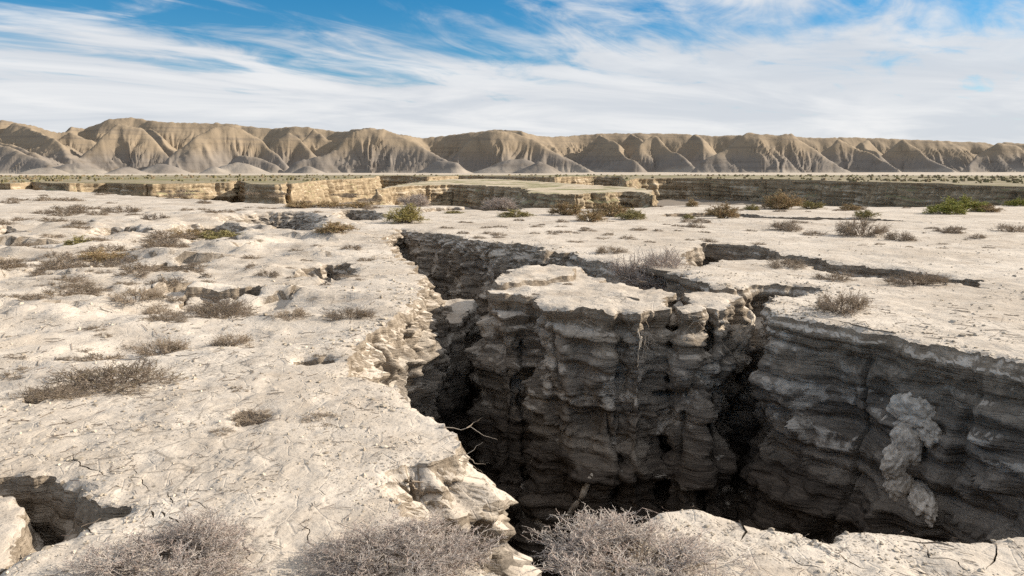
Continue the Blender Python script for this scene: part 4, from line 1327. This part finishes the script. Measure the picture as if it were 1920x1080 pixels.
place(RUST[0], 'brown_bush', 1856, 392, 45, 0.42, 'brown bush right of the two bright green bushes', 'bush')
place(GREEN, 'green_bush', 1912, 381, 30, 0.63, 'green bush cut by the right edge of the photo', 'bush')
place(YELL, 'yellow_bush', 757, 418, 75, 0.67, 'yellow-green bush at the far end of the deep fissure', 'bush')
place(OLIVE[0], 'olive_bush', 968, 407, 64, 0.35, 'flat olive bush on the flats below the shaded mesa front', 'bush')
place(OLIVE[1], 'olive_bush', 850, 398, 36, 0.28, 'small olive patch right of the yellow-green bush', 'bush')
place(OLIVE[1], 'olive_bush', 412, 441, 76, 0.39, 'olive bush filling the hollow on the left flats', 'bush')
place(RUST[1], 'brown_bush', 345, 440, 67, 0.42, 'brown bush left of the olive bush in the hollow', 'bush')
place(OLIVE[0], 'olive_bush', 138, 457, 45, 0.56, 'green-topped bush at the left beside a brown one', 'bush')
place(RUST[0], 'brown_bush', 180, 478, 76, 0.35, 'sprawling brown bush left of a small black hole', 'bush')
place(RUST[1], 'brown_bush', 628, 444, 76, 0.39, 'pale brown bush left of the far tip of the fissure', 'bush')
place(RUST[0], 'brown_bush', 560, 384, 58, 0.35, 'dark brown bush under the lit bank, leftmost of three', 'bush')
place(RUST[1], 'brown_bush', 612, 384, 54, 0.32, 'dark brown bush under the lit bank, middle of three', 'bush')
place(RUST[0], 'brown_bush', 668, 385, 54, 0.35, 'dark brown bush under the lit bank, rightmost of three', 'bush')
place(MEDP, 'dry_shrub', 775, 383, 60, 0.9, 'pale bare shrub in front of the shaded mesa front', 'shrub')
place(MEDP, 'dry_shrub', 940, 389, 60, 0.8, 'pale dry shrub before the notch in the mesa front', 'shrub')
print('shrubs', round(time.time() - T0, 1))

# scattered small tufts, one thing each
ZONES = [  # x0, x1, y0, y1, count, wmin, wmax, mesh set, label, group
    (0, 330, 385, 470, 36, 36, 85, 'small dark tuft on the far hummocks at the left', 'tufts on the far hummocks'),
    (330, 720, 384, 400, 14, 24, 50, 'small dark tuft between the far left bank and the cliff', 'tufts before the cliff'),
    (0, 330, 470, 560, 46, 40, 105, 'low grey tuft in the thickly grown part of the left flats', 'tufts of the left flats'),
    (330, 690, 440, 540, 26, 26, 62, 'low grey tuft on the pale flats left of the fissure tip', 'tufts left of the fissure tip'),
    (0, 240, 560, 720, 16, 36, 80, 'low brown tuft at the left edge of the flats', 'tufts at the left edge'),
    (330, 640, 600, 760, 6, 16, 34, 'tiny tuft on the bare middle of the left flats', 'tufts on the bare left flats'),
    (820, 1330, 414, 456, 46, 18, 46, 'small grey tuft on the flats behind the deep fissure', 'tufts behind the fissure'),
    (1330, 1915, 415, 470, 22, 14, 36, 'tiny grey tuft on the open right flats', 'tufts of the right flats'),
    (1330, 1900, 545, 640, 5, 12, 24, 'tiny tuft on the bare ground above the right wall', 'tufts above the right wall'),
    (960, 1240, 520, 560, 6, 16, 30, 'tiny dry tuft on top of the broad block', 'tufts on the broad block'),
    (0, 700, 356, 376, 30, 20, 50, 'dark shrub at the foot of the far left cliffs', 'shrubs at the left cliffs'),
    (1230, 1900, 379, 394, 16, 16, 36, 'dark tuft along the foot of the long shaded bank', 'tufts along the shaded bank')]
MARKS = [(757, 410, 'yellow-green bush'), (968, 402, 'flat olive bush'), (1108, 408, 'nearest brown bush of the cluster'), (1186, 404, 'yellow-green end of the bush cluster'), (1360, 400, 'round rust-brown bush'),
         (1628, 402, 'round olive bush'), (1800, 388, 'two bright green bushes'), (1625, 437, 'largest grey shrub of the right flats'), (1480, 427, 'grey shrub of the right flats'), (1692, 447, 'compact dark shrub'),
         (1586, 585, 'round brown shrub above the wall'), (1860, 527, 'right end of the long crack'), (1325, 455, 'left end of the long crack'), (412, 432, 'olive bush in the hollow'), (345, 432, 'brown bush in the hollow'), (180, 470, 'sprawling brown bush'),
         (138, 450, 'green-topped bush'), (232, 465, 'small black hole'), (610, 508, 'lit hollow in the left flats'), (375, 512, 'small dark pit'), (415, 550, 'long shallow crack'), (628, 436, 'pale brown bush'), (735, 440, 'far tip of the fissure'),
         (150, 728, 'sprawling growth'), (292, 645, 'larger round tuft'), (431, 632, 'small round tuft'), (245, 557, 'brown tuft left of the crack'), (560, 378, 'leftmost bush under the bank'), (668, 378, 'rightmost bush under the bank'),
         (490, 410, 'broken lit bank'), (1145, 466, 'tuft behind the gully'), (1228, 530, 'pink shrub of the gully'), (545, 592, 'low grey tuft')]
USED = set()


def near_label(px, py, w, zone_label):
    size = 'tiny' if w < 22 else 'small' if w < 34 else 'low' if w < 55 else 'wide'
    for m_ in sorted(MARKS, key=lambda m_: abs(m_[0] - px) + 3 * abs(m_[1] - py))[:3]:
        ddx, ddy = px - m_[0], (py - m_[1]) * 2.5
        if abs(ddx) + abs(ddy) > 330:
            continue
        rel = ('left of' if ddx < 0 else 'right of') if abs(ddx) > abs(ddy) else ('behind' if ddy < 0 else 'in front of')
        far_ = 'close' if abs(ddx) + abs(ddy) < 70 else 'a little way' if abs(ddx) + abs(ddy) < 170 else 'well away'
        join_ = {'left of': 'to the left of', 'right of': 'to the right of'}.get(rel, rel)
        lab_ = size + ' dry tuft ' + far_ + ' ' + join_ + ' the ' + m_[2]
        if lab_ not in USED and len(lab_.split()) <= 16:
            USED.add(lab_)
            return lab_
    return zone_label


solid_holes = [h[0] for h in holes if h[1][0, 5] > 0.3]
for (x0, x1, y0, y1, cnt, w0, w1, lab, grp) in ZONES:
    n_ok, tries = 0, 0
    while n_ok < cnt and tries < cnt * 12:
        tries += 1
        px, py = random.uniform(x0, x1), random.uniform(y0, y1)
        p = at(px, py)[None]
        if 'broad block' not in lab and any(in_poly(p, h)[0] for h in solid_holes):
            continue
        w = random.uniform(w0, w1) * random.uniform(0.7, 1.0)
        place(random.choice(TUFT), 'dry_tuft', px, py, w, random.uniform(0.3, 0.62), near_label(px, py, w, lab), 'tuft', grp, rot=random.uniform(-0.35, 0.35), squash=random.uniform(0.4, 0.8))
        n_ok += 1
print('tufts', round(time.time() - T0, 1))

# far shrubs of the plain: nobody could count them
g = np.random.default_rng(301)
n = 6000
pp = at(g.uniform(-250, 2170, n), 322.5 + 26 * g.random(n) ** 1.6, 0.4)
pp = pp[in_poly(pp, bank_P)]
pp = pp[fbm(pp[:, 0] / 30, pp[:, 1] / 18, o=3, seed=111) > 0.02]
n = len(pp)
pp = pp[g.random(len(pp)) > sstep(150, 320, np.hypot(pp[:, 0], pp[:, 1]))]
n = len(pp)
s_ = g.uniform(0.10, 0.30, n) * (0.7 + np.hypot(pp[:, 0], pp[:, 1]) / 300)
base = np.column_stack([pp, plain_z(pp[:, 0], pp[:, 1])])
kk = 7
ang = np.arange(kk) * 2 * np.pi / kk
ringv = np.stack([np.cos(ang), np.sin(ang), 0 * ang], 1)
rv = base[:, None] + ringv[None] * s_[:, None, None] * g.uniform(0.6, 1.3, (n, kk, 1)) + np.array([0, 0, -0.05])
mv = base[:, None] + ringv[None] * s_[:, None, None] * g.uniform(0.4, 0.9, (n, kk, 1)) + np.array([0, 0, 1.0]) * (s_[:, None] * g.uniform(0.4, 1.1, (n, kk)))[..., None]
tv = base[:, None] + np.array([0, 0, 1.0]) * (s_ * g.uniform(0.6, 1.0, n))[:, None, None]
V = np.concatenate([rv, mv, tv], 1).reshape(-1, 3)
o_ = np.arange(n)[:, None] * (2 * kk + 1)
i0, i1 = np.arange(kk), (np.arange(kk) + 1) % kk
q = np.stack([i0, i1, i1 + kk, i0 + kk], 1)[None] + o_[:, :, None]
t = np.stack([i0 + kk, i1 + kk, np.full(kk, 2 * kk)], 1)[None] + o_[:, :, None]
M_SCRUB = twig_material('plain_scrub', (0.13, 0.11, 0.06), (0.22, 0.19, 0.095), (0.24, 0.18, 0.11))
tag(link('scrub_vegetation', mesh_data('scrub_vegetation', V, [q.reshape(-1, 4), t.reshape(-1, 3)], M_SCRUB, smooth=False)), 'low green and brown scrub dotted over the far plain', 'scrub', kind='stuff')

# ------------------------------------------------------------------ loose clods and litter on the near flats
g = np.random.default_rng(303)
cp = np.concatenate([at(g.uniform(-40, 1960, 9000), g.uniform(560, 1110, 9000)), at(g.uniform(-40, 1960, 5000), g.uniform(400, 560, 5000))])
ne = 3600
ei = g.integers(0, len(main_P), ne)
edge = main_P[ei] + ring_normal(main_P, 6)[ei] * np.abs(g.normal(size=(ne, 1))) * 0.35
cp = np.concatenate([cp, edge])
ok = np.ones(len(cp), bool)
for h in holes:
    ok &= ~in_poly(cp, h[0])
cp = cp[ok]
cp = cp[(fbm(cp[:, 0] / 0.8, cp[:, 1] / 0.8, o=3, seed=113) > -0.12) & (cp[:, 1] > 1.5)]
n = len(cp)
dd = np.hypot(cp[:, 0], cp[:, 1])
r_ = np.clip(g.lognormal(-5.25, 0.5, n), 0.002, 0.022) * np.clip(dd / 4.5, 0.8, 2.2)
V = ico[None] * g.uniform(0.55, 1.3, (n, 1, 3)) * (1 + 0.25 * g.normal(size=(n, len(ico), 1)))
V = V * r_[:, None, None] * np.array([1, 1, 0.62])
tree = rim_field([h[0] for h in holes[:1 + len(SHALLOW)]])
ds = np.array([tree.find((p[0], p[1], 0))[2] for p in cp.tolist()])
V = V + np.column_stack([cp, H(cp[:, 0], cp[:, 1]) + r_ * 0.12 - drop(cp[:, 0], cp[:, 1]) * np.exp(-ds / (0.025 + 0.003 * dd))])[:, None]
fq = icf[None] + (np.arange(n) * len(ico))[:, None, None]
k = NT('clod_silt')
M_CLOD = k.done(k.mix(k.geo.outputs['Random Per Island'], (0.30, 0.25, 0.19), (0.58, 0.50, 0.40)), k.bump(k.noise(60, 3), 0.4, 0.005))
tag(link('soil_clods', mesh_data('soil_clods', V.reshape(-1, 3), fq.reshape(-1, 3), M_CLOD, smooth=False)), 'crumbs and clods of dried silt strewn over the flats', 'clods', kind='stuff')
# fallen twigs
n = 1500
cp = at(g.uniform(-40, 1960, n), g.uniform(560, 1110, n))
ok = np.ones(n, bool)
for h in holes:
    ok &= ~in_poly(cp, h[0])
cp = cp[ok & (cp[:, 1] > 1.5)]
n = len(cp)
L = g.uniform(0.02, 0.11, n) * np.clip(np.hypot(cp[:, 0], cp[:, 1]) / 5, 0.7, 2)
a = g.uniform(0, 6.28, n)
s = np.linspace(-0.5, 0.5, 4)
P = np.stack([cp[:, 0:1] + np.cos(a)[:, None] * L[:, None] * s, cp[:, 1:2] + np.sin(a)[:, None] * L[:, None] * s, np.zeros((n, 4))], -1)
P = P + g.normal(size=P.shape) * 0.06 * L[:, None, None]
P[..., 2] = H(P[..., 0], P[..., 1]) + 0.006
tw = tubes(P, np.full((n, 4), 0.0016) * np.clip(np.hypot(cp[:, 0], cp[:, 1]) / 4, 0.8, 2)[:, None])
tag(link('twig_litter', mesh_data('twig_litter', tw[0], tw[1], M_STEM, smooth=False)), 'short dead twigs littering the near flats', 'litter', kind='stuff')

print('done', round(time.time() - T0, 1))
